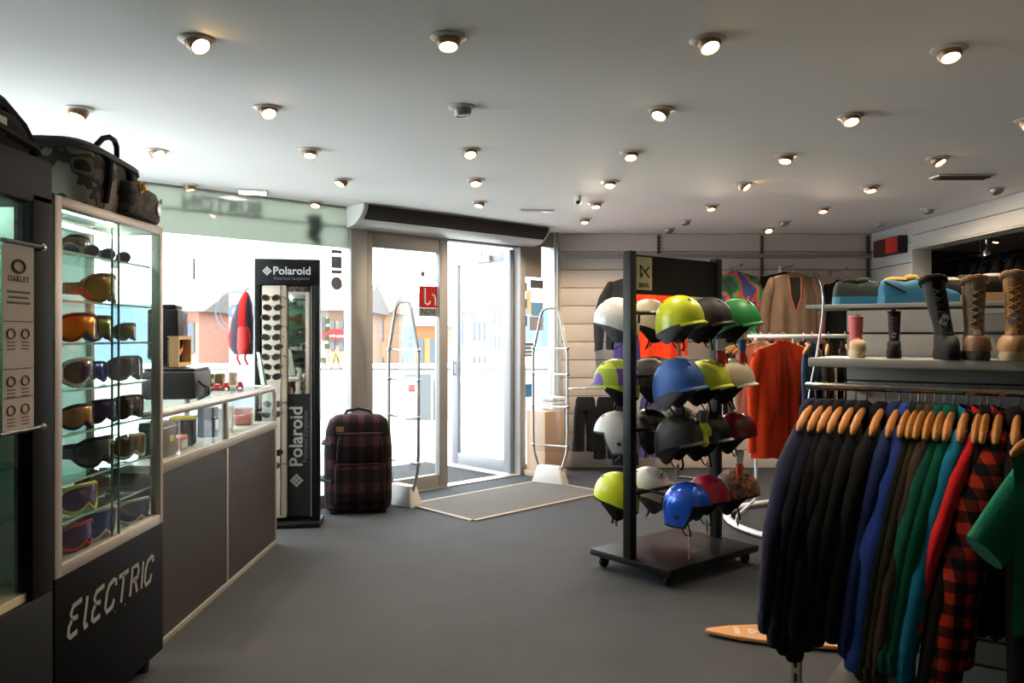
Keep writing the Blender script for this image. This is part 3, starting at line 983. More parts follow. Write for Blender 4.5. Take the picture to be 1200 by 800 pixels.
# angular, slanted sign letters
def strokes(letter):
    return {'E': [[(1, 1), (0.25, 0.95), (0.08, 0.75), (0.25, 0.55), (0.75, 0.52)], [(0.25, 0.55), (0.0, 0.35), (0.0, 0.1), (0.2, 0.0), (0.8, 0.05)]],
            'L': [[(0.3, 1), (0.15, 0.15), (0.3, 0.0), (0.8, 0.05)]],
            'l': [[(0.35, 1), (0.2, 0.15), (0.35, 0.0), (0.75, 0.04)]],
            'C': [[(1, 0.75), (0.95, 0.95), (0.75, 1.0), (0.25, 0.9), (0.05, 0.65), (0.0, 0.2), (0.2, 0.0), (0.75, 0.08), (0.9, 0.3)]],
            'T': [[(0.0, 0.95), (1.0, 1.0)], [(0.5, 0.98), (0.42, 0.0)]],
            'R': [[(0.1, 0.0), (0.15, 1.0), (0.8, 1.0), (0.95, 0.8), (0.85, 0.55), (0.2, 0.5)], [(0.55, 0.52), (0.95, 0.0)]],
            'I': [[(0.5, 1.0), (0.45, 0.0)]]}[letter]
yy = 0.075
for ch, wd in (('E', 0.085), ('l', 0.055), ('E', 0.085), ('C', 0.085), ('T', 0.09), ('R', 0.085), ('I', 0.03), ('C', 0.08)):
    mb = MB()
    for st in strokes(ch):
        pts = [(0.0015, yy + wd * a * 0.86 + 0.018 * b, 0.395 + 0.105 * b) for a, b in st]
        # flat ribbon letters
        hw = 0.0085
        rings = []
        for i, p in enumerate(pts):
            a = pts[max(0, i - 1)]
            b = pts[min(len(pts) - 1, i + 1)]
            d = Vector((0, b[1] - a[1], b[2] - a[2])).normalized()
            n = Vector((0, -d.z, d.y)) * hw
            rings.append([(0.0005, p[1] + n.y, p[2] + n.z), (0.002, p[1] + n.y, p[2] + n.z), (0.002, p[1] - n.y, p[2] - n.z), (0.0005, p[1] - n.y, p[2] - n.z)])
        mb.loft(rings)
    mb.build('letter', m_el, ec)
    yy += wd + 0.009
for y in (0.40, 0.48):
    MB().lathe([(0.006, 0), (0.006, 0.004), (0.002, 0.006)], 8).build('lock', m_chrome, ec, loc=(0.0, y, 0.375)).rotation_euler = (0, PI / 2, 0)

L_fire = ramp_lens('lens_fire', (214, 60, 12), (220, 190, 40))
L_green = ramp_lens('lens_green_gold', (70, 96, 40), (196, 190, 90))
L_gold = ramp_lens('lens_bronze', (110, 80, 40), (180, 160, 110))
L_purple = ramp_lens('lens_purple', (60, 40, 96), (110, 70, 130))
L_blue = ramp_lens('lens_blue', (60, 66, 130), (100, 110, 180))
L_brown = ramp_lens('lens_brown', (84, 60, 44), (140, 110, 84))
L_grey = ramp_lens('lens_grey', (60, 62, 62), (120, 124, 122))
L_amber = ramp_lens('lens_amber', (190, 96, 40), (236, 196, 90))
f_white = M('goggle_white', (214, 210, 204), rough=0.4)
f_black = M('goggle_black', (28, 28, 28), rough=0.45)
f_red = M('goggle_red', (200, 44, 44), rough=0.4)
f_yel = M('goggle_yellow', (196, 190, 60), rough=0.4)
f_grey = M('goggle_grey', (120, 120, 118), rough=0.5)
f_brown = M('goggle_brown', (120, 62, 36), rough=0.5)
f_blue = M('goggle_teal', (50, 96, 120), rough=0.5)
def gpos(px, z, X=-1.60):
    return (X, -X * F / (VX - px), z)
EG = [(88, 6, -1.66, L_brown, f_black, f_black, 'dark brown goggles on the second shelf down, cabinet left end', 0.9),
      (116, 5, -1.62, L_amber, f_brown, f_brown, 'large amber lens goggles with brown strap on second shelf down', 1.25),
      (90, 4, -1.58, L_fire, f_black, f_black, 'fiery orange mirrored goggles on third shelf from the top', 1.12),
      (113, 4, -1.58, L_green, f_brown, f_black, 'green gold mirrored goggles on third shelf from the top', 1.05),
      (146, 4, -1.60, L_gold, f_grey, f_black, 'small bronze goggles at right of third shelf from top', 0.8),
      (90, 3, -1.58, L_brown, f_white, f_white, 'white framed brown lens goggles on the middle shelf', 1.15),
      (107, 3, -1.66, L_blue, f_blue, f_black, 'teal framed goggles tucked behind white framed pair on middle shelf', 0.9),
      (146, 3, -1.60, L_grey, f_grey, f_grey, 'grey goggles at the right of the middle shelf', 1.1),
      (90, 2, -1.58, L_fire, f_black, f_black, 'red and yellow flame mirrored goggles on third shelf from bottom', 1.0),
      (118, 2, -1.60, L_purple, f_black, f_black, 'dark purple mirrored goggles between flame pair and bronze pair', 1.0),
      (148, 2, -1.58, L_brown, f_black, f_black, 'black goggles with bronze nose edge on third shelf from bottom', 1.05),
      (110, 1, -1.62, L_grey, f_black, f_black, 'black goggles with bunched straps on second shelf from bottom', 1.25),
      (150, 1, -1.58, L_gold, f_white, f_black, 'speckled brown goggles with white rim on second shelf from bottom', 1.1),
      (91, 0, -1.57, L_purple, f_yel, f_black, 'purple lens goggles with yellow frame on the lowest glass shelf', 1.15),
      (117, 0, -1.66, L_brown, f_grey, f_black, 'brown goggles behind the yellow framed pair on lowest glass shelf', 0.9)]
for px, si, X, le, fr, stp, lab, s in EG:
    goggles(gpos(px, SH[si] + 0.002, X), math.radians(-4 - 9 * ((si * 5 + int(px)) % 3)), le, fr, stp, lab, s * 0.9)
goggles(gpos(110, 0.632, -1.60), math.radians(-16), L_blue, f_white, f_white, 'blue mirrored goggles with white frame on the cabinet floor', 1.25)
goggles(gpos(156, 0.632, -1.585), math.radians(-20), L_blue, f_white, f_grey, 'violet goggles with white frame in the cabinet bottom right corner', 1.0)
goggles(gpos(88, 0.632, -1.60), math.radians(-10), L_purple, f_red, f_black, 'red framed goggles in the cabinet bottom left corner', 1.0)
for px, lab in ((93, 'grey sunglasses at the left of the top cabinet shelf'), (113, 'grey sunglasses in the middle of the top cabinet shelf'), (132, 'grey sunglasses at the right of the top cabinet shelf')):
    p = gpos(px, SH[6] + 0.022, -1.60)
    sunglasses(p, math.radians(-30), L_grey, f_grey, lab, 1.15, 'sunglasses on the top cabinet shelf')
# clear riser and papers in the lower right of the cabinet
rs = thing('acrylic_riser', 'small clear riser with leaflets at the lower right of the cabinet', 'riser', (-1.66, 3.40, 0.777))
mb = MB()
mb.loft([[(x, -0.08, 0), (x, -0.08, 0.10), (x, 0.08, 0.10), (x, 0.08, 0), (x, 0.076, 0), (x, 0.076, 0.096), (x, -0.076, 0.096), (x, -0.076, 0)] for x in (-0.06, 0.06)])
mb.build('bent_sheet', m_shelfg, rs)
bx = thing('leaflet_stack', 'stack of pale leaflets on the cabinet floor beside the violet goggles', 'leaflets', (-1.74, 3.30, 0.632), 0.2)
for i in range(6):
    box('leaflet', m_card, bx, -0.05, 0.05, -0.07 + 0.004 * (i % 3), 0.07 - 0.003 * i, i * 0.014, i * 0.014 + 0.011)

# ------------------------------------------------------------------ black cabinet at the left edge
oc = thing('display_cabinet', 'tall black framed glass display cabinet at the left edge with hanging leaflet strip', 'display cabinet', (-1.47, 1.55, 0))
OW = 1.085
m_ob = M('cabinet_charcoal', (19, 19, 19), rough=0.65, var=0.05, spec=0.12)
box('base', m_ob, oc, -0.48, 0.0, 0, OW, 0.0, 0.60, bevel=0.006)
for y0, y1 in ((0, 0.10), (OW - 0.115, OW)):
    box('post', m_ob, oc, -0.06, 0, y0, y1, 0.60, 1.86, bevel=0.004)
    box('post', m_ob, oc, -0.48, -0.42, y0, y1, 0.60, 1.86, bevel=0.004)
box('header', m_ob, oc, -0.48, 0.0, 0, OW, 1.83, 1.98, bevel=0.012)
box('door', m_case, oc, -0.030, -0.024, 0.10, OW - 0.115, 0.60, 1.83)
box('side_panel', M('mint_side', (176, 206, 190), rough=0.5), oc, -0.42, -0.06, OW - 0.03, OW - 0.02, 0.62, 1.83)
box('back_panel', m_frost, oc, -0.475, -0.465, 0.10, OW - 0.115, 0.62, 1.83)
box('floor_panel', M('cream_floor', (214, 202, 170), rough=0.6), oc, -0.46, -0.02, 0.02, OW - 0.02, 0.60, 0.625)
for z in (0.86, 1.02, 1.20, 1.38, 1.56, 1.70):
    box('shelf', m_shelfg, oc, -0.45, -0.05, 0.05, OW - 0.06, z - 0.008, z)
MB().tube([(-0.2, 0.05, 1.815), (-0.2, OW - 0.06, 1.815)], 0.009, 8).build('light_tube', M('tube_glow'), oc)
for z, y0 in ((1.695, 0.80), (1.135, 0.78)):
    MB().tube([(0.012, y0, z), (0.012, OW - 0.09, z)], 0.008, 8).build('rod', m_blackp, oc, smooth=True)
    MB().ell((0.012, OW - 0.085, z), (0.013, 0.013, 0.013), 10, 6).build('rod_end', m_chrome, oc, smooth=True)
m_pst = M('leaflet_paper', (188, 178, 168), rough=0.8)
lf = box('leaflet_strip', m_pst, oc, 0.013, 0.015, 0.795, 0.95, 1.135, 1.69)
m_ink = M('grey_ink', (84, 78, 74), rough=0.8)
mb = MB()
mb.tube([(0.016, 0.872 + 0.030 * math.cos(2 * PI * i / 20), 1.625 + 0.018 * math.sin(2 * PI * i / 20)) for i in range(20)], 0.0045, 5, closed=True)
mb.build('oval_emblem', m_ink, lf, smooth=True)
text('OAKLEY', 'lettering', m_ink, lf, (0.0155, 0.872, 1.587), (0, 1, 0), (0, 0, 1), 0.024, bold=0.015, space=1.25)
for i in range(3):
    box('print_line', m_ink, lf, 0.015, 0.0156, 0.815 + 0.008 * (i % 2), 0.93 - 0.008 * (i % 2), 1.545 - i * 0.016, 1.552 - i * 0.016)
for z in (1.46, 1.32, 1.235):
    box('rule', m_ink, lf, 0.015, 0.0156, 0.80, 0.945, z, z + 0.003)
    for y in (0.835, 0.905):
        mb = MB()
        mb.tube([(0.0155, y + 0.019 * math.cos(2 * PI * i / 14), z - 0.035 + 0.014 * math.sin(2 * PI * i / 14)) for i in range(14)], 0.003, 4, closed=True)
        mb.build('picture', M('pic_ink', (120, 88, 80), rough=0.8), lf)
        for j in range(3):
            box('print_line', M('pic_ink'), lf, 0.015, 0.0156, y - 0.018, y + 0.02, z - 0.062 - j * 0.010, z - 0.058 - j * 0.010)
for i, (y, z, le, fr, lab) in enumerate(((2.30, 1.382, L_fire, f_red, 'red goggles in the black cabinet at the left picture edge'),
                                         (2.31, 1.202, L_amber, f_yel, 'yellow goggles in the black cabinet at the left picture edge'),
                                         (2.34, 1.022, L_grey, f_black, 'charcoal goggles in black cabinet below the leaflet strip'),
                                         (2.30, 0.862, L_brown, f_brown, 'brown goggles low in the black cabinet'),
                                         (2.28, 0.627, L_brown, f_brown, 'tan goggles on the cream floor of the black cabinet'))):
    goggles((-1.62, y, z), math.radians(-35), le, fr, f_black, lab, 1.1, group='goggles in the black cabinet')

# ------------------------------------------------------------------ duffel bags on the cabinets
camo = tri_noise_mat('dark_camo', ((40, 38, 37), (112, 104, 97), (62, 59, 57), (150, 140, 130)), 9)
camo2 = tri_noise_mat('black_camo', ((26, 26, 26), (54, 50, 48), (36, 34, 33), (84, 77, 72)), 16)
def rbox_rings(hx, hy, zs, e=4.0, n=28):
    rings = []
    for z, f_, g_ in zs:
        r = []
        for i in range(n):
            a = 2 * PI * i / n
            c, s = math.cos(a), math.sin(a)
            r.append((hx * f_ * math.copysign(abs(c) ** (2 / e), c), hy * g_ * math.copysign(abs(s) ** (2 / e), s), z))
        rings.append(r)
    return rings
bag = thing('duffel_bag', 'dark camouflage duffel bag lying on the ELECTRIC cabinet top', 'bag', (-1.665, 3.15, 1.887), math.radians(6))
mb = MB()
mb.loft(rbox_rings(0.17, 0.305, [(0.0, 0.93, 0.93), (0.03, 1, 0.96), (0.10, 1.02, 0.98), (0.17, 0.98, 1.0), (0.20, 0.9, 1.0), (0.21, 0.75, 0.9)]))
mb.build('body', camo, bag, smooth=True)
mb = MB()
mb.loft(rbox_rings(0.165, 0.31, [(0.195, 1.02, 1.01), (0.215, 1.0, 1.0), (0.235, 0.8, 0.95)]))
mb.build('lid', M('slate_fabric', (58, 64, 68), rough=0.8, bump=0.2), bag, smooth=True)
mb = MB()
mb.tube([(0.10, -0.11, 0.22), (0.11, -0.10, 0.25), (0.12, -0.07, 0.28), (0.125, -0.02, 0.297), (0.125, 0.03, 0.297), (0.12, 0.07, 0.28), (0.11, 0.10, 0.25), (0.10, 0.11, 0.22)], 0.011, 8)
mb.build('carry_handle', m_blackm, bag, smooth=True)
for y in (-0.17, 0.04):
    mb = MB()
    mb.tube([(0.165, y, 0.02), (0.178, y, 0.10), (0.175, y + 0.02, 0.17), (0.11, y + 0.04, 0.228)], 0.013, 6)
    mb.build('webbing', m_blackm, bag, smooth=True)
mb = MB()
mb.X = Matrix.Translation((0.17, 0.14, 0.0))
mb.loft(rbox_rings(0.05, 0.19, [(0.005, 0.9, 0.95), (0.02, 1.05, 1.0), (0.09, 1.05, 1.0), (0.125, 0.8, 0.92), (0.135, 0.5, 0.8)]))
mb.build('front_pocket', camo2, bag, smooth=True)
mb = MB()
mb.tube([(0.227, 0.03 + 0.02 * math.cos(2 * PI * i / 12), 0.115 + 0.02 * math.sin(2 * PI * i / 12)) for i in range(12)], 0.005, 5, closed=True)
mb.ell((0.212, 0.11, 0.125), (0.012, 0.03, 0.012), 10, 6)
mb.build('brass_badge', M('brass', (220, 150, 70), rough=0.3, metal=0.8), bag, smooth=True)
mb = MB()
mb.ell((0.226, 0.25, 0.06), (0.006, 0.028, 0.028), 14, 6)
mb.ell((0.222, 0.29, 0.10), (0.005, 0.012, 0.012), 10, 6)
mb.build('reflector', M('silver_badge', (180, 176, 176), rough=0.3, metal=0.6), bag, smooth=True)
box('red_piping', M('red_piping', (170, 50, 44), rough=0.7), bag, -0.10, 0.15, 0.303, 0.311, 0.06, 0.18)
bag2 = thing('duffel_bag', 'black bag slumped on top of the black cabinet at left edge', 'bag', (-1.66, 2.34, 1.982), 0.05)
mb = MB()
mb.loft(rbox_rings(0.18, 0.29, [(0, 0.95, 0.97), (0.02, 1, 1), (0.07, 0.98, 0.97), (0.11, 0.88, 0.86), (0.135, 0.6, 0.7)]))
mb.build('body', fabric('blackbag', (28, 28, 29)), bag2, smooth=True)
mb = MB()
mb.tube([(0.10, 0.0, 0.10), (0.12, 0.08, 0.15), (0.10, 0.17, 0.155), (0.12, 0.25, 0.10), (0.14, 0.30, 0.02)], 0.022, 8)
mb.tube([(0.17, -0.28, 0.06), (0.185, -0.05, 0.05), (0.18, 0.22, 0.03)], 0.014, 6)
mb.build('strap', m_blackm, bag2, smooth=True)
box('label_patch', m_card, bag2, 0.176, 0.182, -0.02, 0.06, 0.03, 0.08)

# ------------------------------------------------------------------ glass counter
ct = thing('glass_counter', 'long shop counter with dark woven front panels and glass display top', 'counter', (-1.58, 3.66, 0))
CL = 1.90
CDp = 0.62
m_weave = M('dark_weave_panel', (50, 42, 36), rough=0.45, var=0.12, vscale=30)
def weave(m):
    t = m.node_tree
    b = t.nodes['Principled BSDF']
    tc = t.nodes.new('ShaderNodeTexCoord')
    br = t.nodes.new('ShaderNodeTexBrick')
    br.inputs['Scale'].default_value = 9
    br.inputs['Color1'].default_value = (1, 1, 1, 1)
    br.inputs['Color2'].default_value = (0.8, 0.8, 0.8, 1)
    br.inputs['Mortar'].default_value = (0, 0, 0, 1)
    br.inputs['Mortar Size'].default_value = 0.02
    br.inputs['Row Height'].default_value = 0.11
    br.inputs['Brick Width'].default_value = 0.5
    mp = t.nodes.new('ShaderNodeMapping')
    mp.inputs['Rotation'].default_value = (0, -PI / 2, -PI / 2)
    sp = t.nodes.new('ShaderNodeSeparateXYZ')
    cb = t.nodes.new('ShaderNodeCombineXYZ')
    t.links.new(tc.outputs['Object'], sp.inputs[0])
    t.links.new(sp.outputs[1], cb.inputs[0])
    t.links.new(sp.outputs[2], cb.inputs[1])
    t.links.new(cb.outputs[0], br.inputs[0])
    bp = t.nodes.new('ShaderNodeBump')
    bp.inputs['Strength'].default_value = 0.6
    bp.inputs['Distance'].default_value = 0.004
    t.links.new(br.outputs[0], bp.inputs['Height'])
    t.links.new(bp.outputs[0], b.inputs['Normal'])
weave(m_weave)
m_cal = M('counter_aluminium', (170, 162, 152), rough=0.4, metal=0.35)
box('body', M('counter_body', (60, 54, 50), rough=0.7), ct, -CDp, -0.02, 0.02, CL - 0.02, 0.03, 0.80)
MID = 0.93
for y0, y1 in ((0.03, MID - 0.015), (MID + 0.015, CL - 0.03)):
    box('front_panel', m_weave, ct, -0.02, -0.004, y0, y1, 0.035, 0.79)
box('base_rail', m_cal, ct, -0.03, 0.0, 0, CL, 0.0, 0.035, bevel=0.004)
for y0, y1 in ((0.0, 0.03), (MID - 0.015, MID + 0.015), (CL - 0.03, CL)):
    box('post', m_cal, ct, -0.03, 0.0, y0, y1, 0.035, 0.79, bevel=0.003)
box('middle_rail', m_cal, ct, -0.035, 0.004, 0, CL, 0.79, 0.84, bevel=0.004)
box('display_floor', M('counter_floor', (190, 184, 176), rough=0.5), ct, -CDp, -0.03, 0.01, CL - 0.01, 0.80, 0.835)
for y0, y1 in ((0.0, 0.03), (MID - 0.02, MID + 0.02), (CL - 0.025, CL)):
    box('glazing_post', m_cal, ct, -0.03, 0.0, y0, y1, 0.84, 1.04, bevel=0.003)
for y0, y1 in ((0.03, MID - 0.02), (MID + 0.02, CL - 0.025)):
    box('front_pane', m_case, ct, -0.016, -0.010, y0, y1, 0.84, 1.045)
box('end_pane', m_case, ct, -CDp + 0.03, -0.03, CL - 0.016, CL - 0.010, 0.84, 1.045)
for x in (-CDp,):
    for y0, y1 in ((0, 0.03), (CL - 0.03, CL)):
        box('rear_post', m_cal, ct, x, x + 0.03, y0, y1, 0.84, 1.045, bevel=0.003)
MB().tube([(-CDp, 0.0, 1.062), (-0.05, 0.0, 1.062), (-0.018, 0.02, 1.062), (-0.012, 0.06, 1.062), (-0.012, CL - 0.06, 1.062), (-0.02, CL - 0.02, 1.062), (-0.06, CL - 0.008, 1.062), (-CDp, CL - 0.008, 1.062)], 0.021, 10).build('top_rail', M('pale_rounded_rail', (190, 186, 180), rough=0.35, metal=0.3), ct, smooth=True)
box('glass_top', m_case, ct, -CDp, -0.03, 0.02, CL - 0.03, 1.068, 1.076)
box('inner_shelf', m_shelfg, ct, -CDp + 0.03, -0.32, 0.03, CL - 0.03, 0.935, 0.941)

# things shown inside the counter
def cbox(name, label, cat, x, y, z, sx, sy, sz, mat, rz=0.0, parts=()):
    t = thing(name, label, cat, (x, y, z), rz)
    box('body', mat, t, -sx / 2, sx / 2, -sy / 2, sy / 2, 0, sz, bevel=min(sx, sy, sz) * 0.08)
    for nm, m2, q in parts:
        box(nm, m2, t, *q)
    return t
m_pinkb = M('pink_box', (200, 120, 110), rough=0.6)
m_navyb = M('navy_box', (52, 60, 84), rough=0.6)
m_lilac = M('lilac_box', (196, 190, 206), rough=0.6)
m_yelb = M('yellow_trim', (210, 190, 60), rough=0.6)
cbox('cooler_pouch', 'dark pouch with yellow rim inside the glass counter', 'pouch', -1.74, 4.36, 0.836, 0.12, 0.13, 0.15, fabric('pouch', (52, 50, 52)), 0.2, (('rim', m_yelb, (-0.06, 0.062, -0.067, 0.067, 0.138, 0.152)), ('red_badge', m_red, (0.06, 0.064, -0.03, 0.0, 0.07, 0.09))))
cbox('radio_case', 'black case with yellow badge at near end of glass counter', 'case', -1.70, 3.95, 0.836, 0.12, 0.16, 0.17, m_blackp, 0.0, (('badge', m_yelb, (0.06, 0.064, -0.01, 0.04, 0.07, 0.10)), ('lid_band', m_chrome, (-0.061, 0.062, -0.081, 0.081, 0.14, 0.146))))
cbox('small_box', 'pink box lying in the glass counter beside the dark pouch', 'box', -1.72, 4.17, 0.836, 0.12, 0.14, 0.07, m_pinkb, 0.1, (('label', m_card, (0.058, 0.062, -0.05, 0.05, 0.01, 0.05)),))
cbox('small_box', 'navy box standing just right of the middle counter post', 'box', -1.74, 4.72, 0.836, 0.10, 0.07, 0.17, m_navyb, 0.0, (('label', m_card, (0.05, 0.053, -0.02, 0.02, 0.04, 0.10)),))
cbox('small_box', 'large lilac box in the far half of the glass counter', 'box', -1.78, 4.98, 0.836, 0.14, 0.26, 0.15, m_lilac, 0.05, (('label', m_card, (0.07, 0.074, -0.09, 0.06, 0.03, 0.12)),))
cbox('small_box', 'small red and white box at the far end of the glass counter', 'box', -1.74, 5.36, 0.836, 0.10, 0.10, 0.11, m_pinkb, 0.1, (('label', m_card, (0.05, 0.054, -0.02, 0.05, 0.02, 0.09)),))

# things on the counter
TZ = 1.077
mo = thing('monitor', 'tall black monitor box at near end of counter behind the cabinet', 'monitor', (-2.02, 4.92, TZ), 0.2)
box('stand', m_blackp, mo, -0.06, 0.06, -0.08, 0.08, 0, 0.20, bevel=0.01)
box('case', m_blackp, mo, -0.12, 0.06, -0.16, 0.13, 0.20, 0.50, bevel=0.02)
box('cap', m_blackp, mo, -0.10, 0.04, -0.14, 0.06, 0.50, 0.525, bevel=0.008)
box('red_label', m_pinkb, mo, 0.058, 0.0625, 0.05, 0.10, 0.40, 0.46)
wf = thing('wooden_tray', 'light wooden framed display tray propped above the black printer', 'tray', (-1.86, 4.62, TZ + 0.17), 0.15)
m_lw = M('light_wood', (206, 168, 116), rough=0.6, var=0.15, vscale=5)
box('back', m_blackm, wf, -0.03, -0.02, -0.16, 0.14, 0.0, 0.16)
for q in ((-0.03, 0.03, -0.16, 0.14, 0.0, 0.02), (-0.03, 0.03, -0.16, 0.14, 0.15, 0.17), (-0.03, 0.03, 0.12, 0.14, 0.02, 0.15), (-0.03, 0.03, -0.16, -0.14, 0.02, 0.15)):
    box('frame_bar', m_lw, wf, *q)
MB().tube([(-0.01, -0.13, 0.05), (-0.005, -0.05, 0.06), (-0.005, 0.04, 0.09), (-0.01, 0.11, 0.125)], [0.006, 0.012, 0.010, 0.004], 8).build('orange_ornament', M('orange_ornament', (220, 130, 60), rough=0.4), wf, smooth=True)
pr = thing('printer', 'black receipt printer with cables on the counter near the cabinet', 'printer', (-1.83, 4.55, TZ), 0.12)
box('body', M('printer_black', (44, 44, 46), rough=0.55), pr, -0.15, 0.13, -0.20, 0.16, 0.0, 0.15, bevel=0.015)
box('lid', m_blackp, pr, -0.14, 0.12, -0.18, 0.15, 0.15, 0.165, bevel=0.006)
mb = MB()
for i in range(4):
    mb.tube([(0.14, -0.18 + 0.03 * i, 0.10 - 0.01 * i), (0.17, -0.15 + 0.02 * i, 0.06), (0.18, -0.22 + 0.04 * i, 0.02), (0.16, -0.27 + 0.03 * i, 0.006)], 0.005, 6)
mb.build('cables', m_rubber, pr, smooth=True)
mb_ = thing('mint_box', 'pale mint box on the counter behind the printer', 'box', (-2.02, 5.14, TZ), 0.0)
box('body', M('mint_card', (176, 208, 200), rough=0.6), mb_, -0.06, 0.06, -0.10, 0.10, 0, 0.06, bevel=0.004)
box('lid', M('mint_lid', (150, 190, 182), rough=0.6), mb_, -0.063, 0.063, -0.103, 0.103, 0.048, 0.066)
for i, (px, X, col, lab) in enumerate(((244, -1.98, (120, 110, 92), 'olive grey tin left of three tins at the back of the counter'), (257, -1.93, (146, 128, 96), 'bronze tin with pale badge in the middle of three tins'), (271, -1.90, (186, 166, 150), 'beige tin right of three tins at back of the counter'))):
    t = thing('tin', lab, 'tin', gpos(px, TZ, X), 0, 'tins on the counter')
    MB().lathe([(0.036, 0), (0.037, 0.004), (0.037, 0.085), (0.034, 0.09), (0.034, 0.086)], 18).build('can', M('tin_%d' % i, col, rough=0.4, metal=0.4), t, smooth=True, ang=0.5)
    MB().ell((0.034, -0.012, 0.045), (0.006, 0.014, 0.018), 10, 6).build('badge', M('tin_badge', (206, 190, 150), rough=0.5), t, smooth=True)
rd = M('candy_red', (206, 44, 36), rough=0.3)
for i, (px, X, lab) in enumerate(((243, -1.84, 'red toy car at the left of the counter row'), (255, -1.82, 'red toy car in the middle of the counter row'), (265, -1.82, 'red toy car third in the counter row'), (281, -1.76, 'red toy car apart at the right of the counter row'))):
    t = thing('toy_car', lab, 'toy car', gpos(px, TZ, X), 1.4 + 0.2 * i, 'small red toy cars')
    box('body', rd, t, -0.035, 0.035, -0.018, 0.018, 0.008, 0.026, bevel=0.006)
    box('cabin', rd, t, -0.018, 0.016, -0.015, 0.015, 0.026, 0.04, bevel=0.005)
    for x in (-0.022, 0.022):
        for y in (-0.019, 0.013):
            o = MB().lathe([(0.008, 0), (0.009, 0.003), (0.008, 0.006)], 8).build('wheel', m_rubber, t, loc=(x, y + 0.006, 0.009))
            o.rotation_euler = (PI / 2, 0, 0)
bh_ = thing('brochure_holder', 'clear leaflet holder with pale leaflets at far end of counter', 'leaflet holder', gpos(310, TZ, -1.64), 0.5)
mb = MB()
mb.loft([[(x, -0.05, 0), (x - 0.03, -0.05, 0.17), (x - 0.03, 0.05, 0.17), (x, 0.05, 0)] for x in (-0.012, 0.012)])
mb.build('holder', m_shelfg, bh_)
for i in range(3):
    mb = MB()
    x = -0.008 + i * 0.006
    mb.loft([[(q, -0.045, 0.01), (q - 0.035, -0.045, 0.23 - 0.02 * i), (q - 0.035, 0.045, 0.23 - 0.02 * i), (q, 0.045, 0.01)] for q in (x, x + 0.003)])
    mb.build('leaflet', m_card, bh_)

# ------------------------------------------------------------------ sunglasses stand
ps = thing('sunglasses_stand', 'tall black sunglasses display stand with white Polaroid lettering and mirror', 'display stand', (-1.657, 6.13, 0), math.radians(7))
box('base', m_black, ps, -0.25, 0.25, -0.14, 0.16, 0, 0.035, bevel=0.008)
for x0, x1 in ((-0.235, -0.195), (0.19, 0.235)):
    box('side_frame', m_black, ps, x0, x1, -0.05, 0.05, 0.035, 1.80, bevel=0.003)
box('header', m_black, ps, -0.235, 0.235, -0.05, 0.05, 1.80, 1.99, bevel=0.003)
box('back_panel', m_blackm, ps, -0.195, 0.19, 0.02, 0.04, 0.035, 1.80)
box('glasses_column', M('cream_column', (214, 204, 186), rough=0.5), ps, -0.185, -0.005, -0.045, 0.02, 0.06, 1.795, bevel=0.01)
box('chrome_spine', m_chrome, ps, -0.052, -0.044, -0.052, -0.045, 0.08, 1.79)
mir = M('mirror', (205, 205, 205), rough=0.03, metal=1.0)
box('mirror', mir, ps, 0.0, 0.165, 0.008, 0.020, 0.98, 1.79)
box('lower_panel', M('panel_dark', (40, 39, 40), rough=0.4), ps, 0.0, 0.165, 0.004, 0.020, 0.06, 0.975)
box('edge_strip', m_alu, ps, 0.168, 0.176, -0.02, 0.02, 0.06, 1.79)
m_pl2 = M('polaroid_letter', (206, 206, 206), rough=0.5)
text('Polaroid', 'lettering', m_pl2, ps, (0.035, -0.0515, 1.90), (1, 0, 0), (0, 0, 1), 0.082, bold=0.02)
text('Polarized Sunglasses', 'lettering', M('polaroid_dim', (120, 120, 122), rough=0.5), ps, (0.035, -0.0515, 1.845), (1, 0, 0), (0, 0, 1), 0.032)
def diamond(x, y, z, s, up):
    mb = MB()
    for a in (-1, 0, 1):
        for b in (-1, 0, 1):
            c = Vector((x + (a + b) * s * 0.36, y, z + (a - b) * s * 0.36))
            r = s * 0.30
            mb.add([(c.x - r, y, c.z), (c.x, y, c.z - r), (c.x + r, y, c.z), (c.x, y, c.z + r)], [(0, 1, 2, 3)])
    return mb.build('diamond_emblem', m_pl2, ps)
diamond(-0.145, -0.0515, 1.90, 0.034, 0)
text('Polaroid', 'lettering', m_pl2, ps, (0.062, 0.0025, 0.66), (0, 0, 1), (-1, 0, 0), 0.135, bold=0.02)
text('Polarized Sunglasses', 'lettering', M('polaroid_dim'), ps, (0.128, 0.0025, 0.66), (0, 0, 1), (-1, 0, 0), 0.048)
diamond(0.062, 0.0025, 0.33, 0.05, 0)
L_sg = M('sunglass_dark_lens', (40, 46, 42), rough=0.1, coat=0.5)
sgc = [('olive green', (70, 76, 62)), ('tortoise brown', (92, 60, 44)), ('grey green', (90, 100, 92)), ('dark green', (50, 60, 52)), ('slim black', (26, 26, 26)), ('moss', (74, 80, 66)), ('black', (22, 22, 22)), ('rust brown', (110, 74, 46)), ('glossy black', (18, 18, 20)), ('smoke grey', (64, 64, 66)), ('charcoal', (40, 40, 42)), ('jet black wide', (20, 20, 20)), ('matt black', (28, 28, 28))]
ct7 = math.cos(math.radians(7))
st7 = math.sin(math.radians(7))
